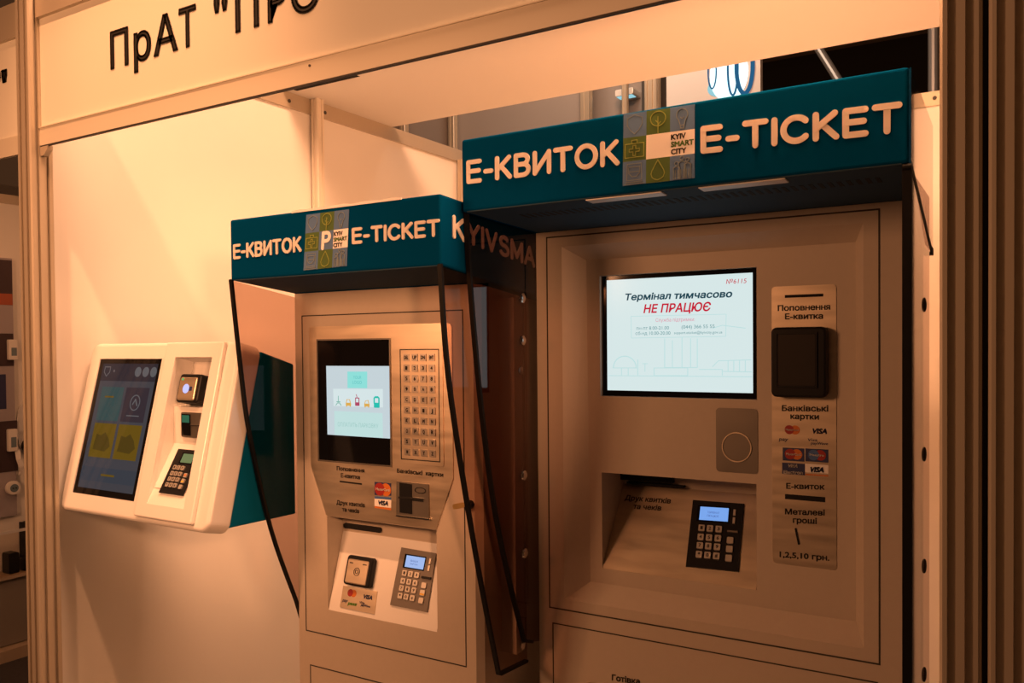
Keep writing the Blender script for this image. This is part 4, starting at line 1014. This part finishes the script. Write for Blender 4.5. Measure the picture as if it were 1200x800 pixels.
for k in range(4): cb.tube([NS.P(2.285 + .006 * k, .985, .01), NS.P(2.28 + .006 * k, .94, .03), NS.P(2.29 + .007 * k, .90, .035), NS.P(2.305 + .006 * k, .87, .03), NS.P(2.30, .86 + .004 * k, .01)], .004, 6)
tag(part('cable', cb, M['white_print']), 'bundled white cable hanging on the display board', 'cable')
pg = thing('plug_adapter', 'white round plug adapter hanging below the cable', 'adapter', (NX + .03, 2.25, .78))
part('body', MB().disc(NS, 2.265, .80, .034, .004, .03, 20), M['white_shell'], pg, bevel=.004)
part('socket_face', MB().disc(NS, 2.265, .80, .02, .03, .032, 16), M['icon_pale'], pg); part('pin', MB().tube([NS.P(2.258, .80, .03), NS.P(2.258, .80, .036)], .003), M['black'], pg); part('pin', MB().tube([NS.P(2.272, .80, .03), NS.P(2.272, .80, .036)], .003), M['black'], pg)
ds = thing('glass_disc', 'pale round disc clipped beside the display board', 'disc', (NX + .01, 2.33, 1.05))
part('disc', MB().disc(side(NX), 2.352, 1.09, .050, .004, .014, 28, .13), M['pale_board'], ds); part('hub', MB().disc(side(NX), 2.35, 1.0, .03, .014, .03, 16), M['black'], ds)
tray = thing('shelf_tray', 'clear acrylic tray with gadgets below the display board', 'tray', (NX + .02, 2.15, .38))
part('base', MB().box(NS, 1.7, 2.335, .38, .395, 0, .12), M['plywood'], tray); part('front_wall', MB().box(NS, 1.7, 2.335, .395, .60, .114, .12), M['clear'], tray)
part('end_wall', MB().box(NS, 2.328, 2.335, .395, .62, 0, .114), M['clear'], tray); part('rim', MB().box(NS, 1.7, 2.335, .60, .612, .112, .124), M['pale_board'], tray)
for k, (y_, h_) in enumerate(((2.20, .10), (2.27, .06))):
    tag(part('gadget', MB().rbox(NS, y_, y_ + .05, .3955, .3955 + h_, .008, .03, .09), M['black']), ('taller', 'lower')[k] + ' black gadget inside the acrylic tray', 'gadget', 'gadgets in the acrylic tray')
cab = thing('counter_cabinet', 'taupe counter cabinet under the acrylic tray', 'cabinet', (NX + .05, 2.0, 0))
part('carcass', MB().box(NS, 1.6, 2.305, .06, .378, 0, .10), M['cab_brown'], cab); part('plinth', MB().box(NS, 1.6, 2.36, 0, .055, 0, .16), M['plywood'], cab, 'pale plinth board')
tag(part('dark_gap_sheet', MB().prism(G, [(NX + .001 + .012 * (k % 2), 2.31 + .012 * k) for k in range(16)] + [(NX + .02 + .012 * (k % 2), 2.31 + .012 * k) for k in range(15, -1, -1)], .06, .62), M['dark_navy']), 'dark curtain strip added for the dark gap between the cabinet and the left post', 'sheet')  # dark sheet put in for a dark gap, no cloth hangs there
fl_ = thing('flower', 'tiny pink flower against the dark curtain', 'flower', (NX + .05, 2.37, .40))
for k in range(5):
    part('petal', MB().dome(side(NX + .05), 2.375 + .022 * math.cos(k * 1.257), .415 + .022 * math.sin(k * 1.257), .018, .0, .012, 10), M['pink'], fl_)
part('stem', MB().tube([(NX + .05, 2.375, .41), (NX + .045, 2.40, .30), (NX + .04, 2.41, .062)], .004), M['green_print'], fl_)

# ================================================================== BEYOND THE BACK WALL
H5 = front(5.0)
def hx(x, y): return H5.hit(x, y)[0]
struct('wall_2', MB().box(H5, -4.6, hx(684, 120), 0, 3.6, -.05, 0), M['grey_wall'])
struct('wall_3', MB().box(front(5.3), -2.9, -2.15, 0, 3.6, -.05, 0), M['grey_wall'])
for k, x in enumerate((478, 535)):
    u = hx(x, 145); post('trim_%d' % (12 + k), u, 4.955, 3.6, .026, ng=1)
u = hx(691, 120); post('trim_14', u, 4.955, 3.6, .032, ng=1)
u = hx(736, 112); post('trim_15', u, 4.955, 3.6, .018, ng=1)
u = hx(768, 105); post('trim_16', u, 4.955, 3.6, .04)
struct('wall_4', MB().box(front(5.12), -2.12, -1.95, 0, 3.6, -.05, 0), M['alu_dark'])
lf = thing('work_light', 'small white lamp high on the grey wall behind the large canopy', 'lamp', H5.P(hx(724, 114), 3.04, .1))
part('housing', MB().rbox(front(5.30), -2.33, -2.20, 3.12, 3.165, .01, 0, .13), M['white_shell'], lf, bevel=.004)
part('diffuser', MB().box(front(5.25), -2.32, -2.21, 3.116, 3.122, .01, .075), M['glow_soft'], lf)
bo = thing('lit_board', 'pale board with a glowing blue oval behind the large canopy', 'sign', (-1.62, 5.0, 0))
x0, x1 = hx(781, 100), hx(891, 80)
part('board', MB().box(H5, x0, x1, 0, 3.45, -.05, 0), M['pale_board'], bo)
c = H5.hit(858, 90, .002)
part('light_patch', MB().disc(H5, c[0] - .02, c[1] + .02, .115, 0, .004, 32, .16), M['glow_cyan'], bo, 'bright cyan lit patch')
for du, rx, ry, hw_ in ((.075, .048, .16, .012), (.005, .03, .16, .006), (-.12, .025, .10, .004)):
    mb = MB(); mb.stroke(H5, [(c[0] + du + rx * math.cos(k * PI / 16), c[1] + .05 + ry * math.sin(k * PI / 16)) for k in range(32)], hw_, .004, .007, True)
    part('blue_loop', mb, M['glow_blue'], bo, 'dark blue oval outline')
part('soft_patch', MB().disc(H5, c[0] - .09, c[1] - .05, .06, .0, .003, 24, .05), M['glow_soft'], bo)
# hall roof
struct('ceiling_2', MB().box(under(6.2), -9, 6, 4.5, 24, -.05, 0), M['ceil_dark'])
for k, y in enumerate((9.4, 11.0, 12.4, 13.8)): struct('trim_%d' % (17 + k), MB().box(under(6.12), -6, 5, y, y + .12, -.02, .08), M['roof_beam'])
for k, (xa, ya_, xb, yb) in enumerate(((895 + 65, 58, 985, 98), (1094, 0, 1094, 105))):
    F_ = front(6.5); a = F_.hit(xa, ya_); b = F_.hit(xb, yb)
    d_ = (a[0] - b[0], a[1] - b[1])
    kt = (6.19 - a[1]) / d_[1]
    struct('trim_%d' % (22 + k), MB().tube([F_.P(a[0] + d_[0] * kt, a[1] + d_[1] * kt), F_.P(b[0] - d_[0] * 3, b[1] - d_[1] * 3)], .03 if k == 0 else .035, 12), M['pipe'])
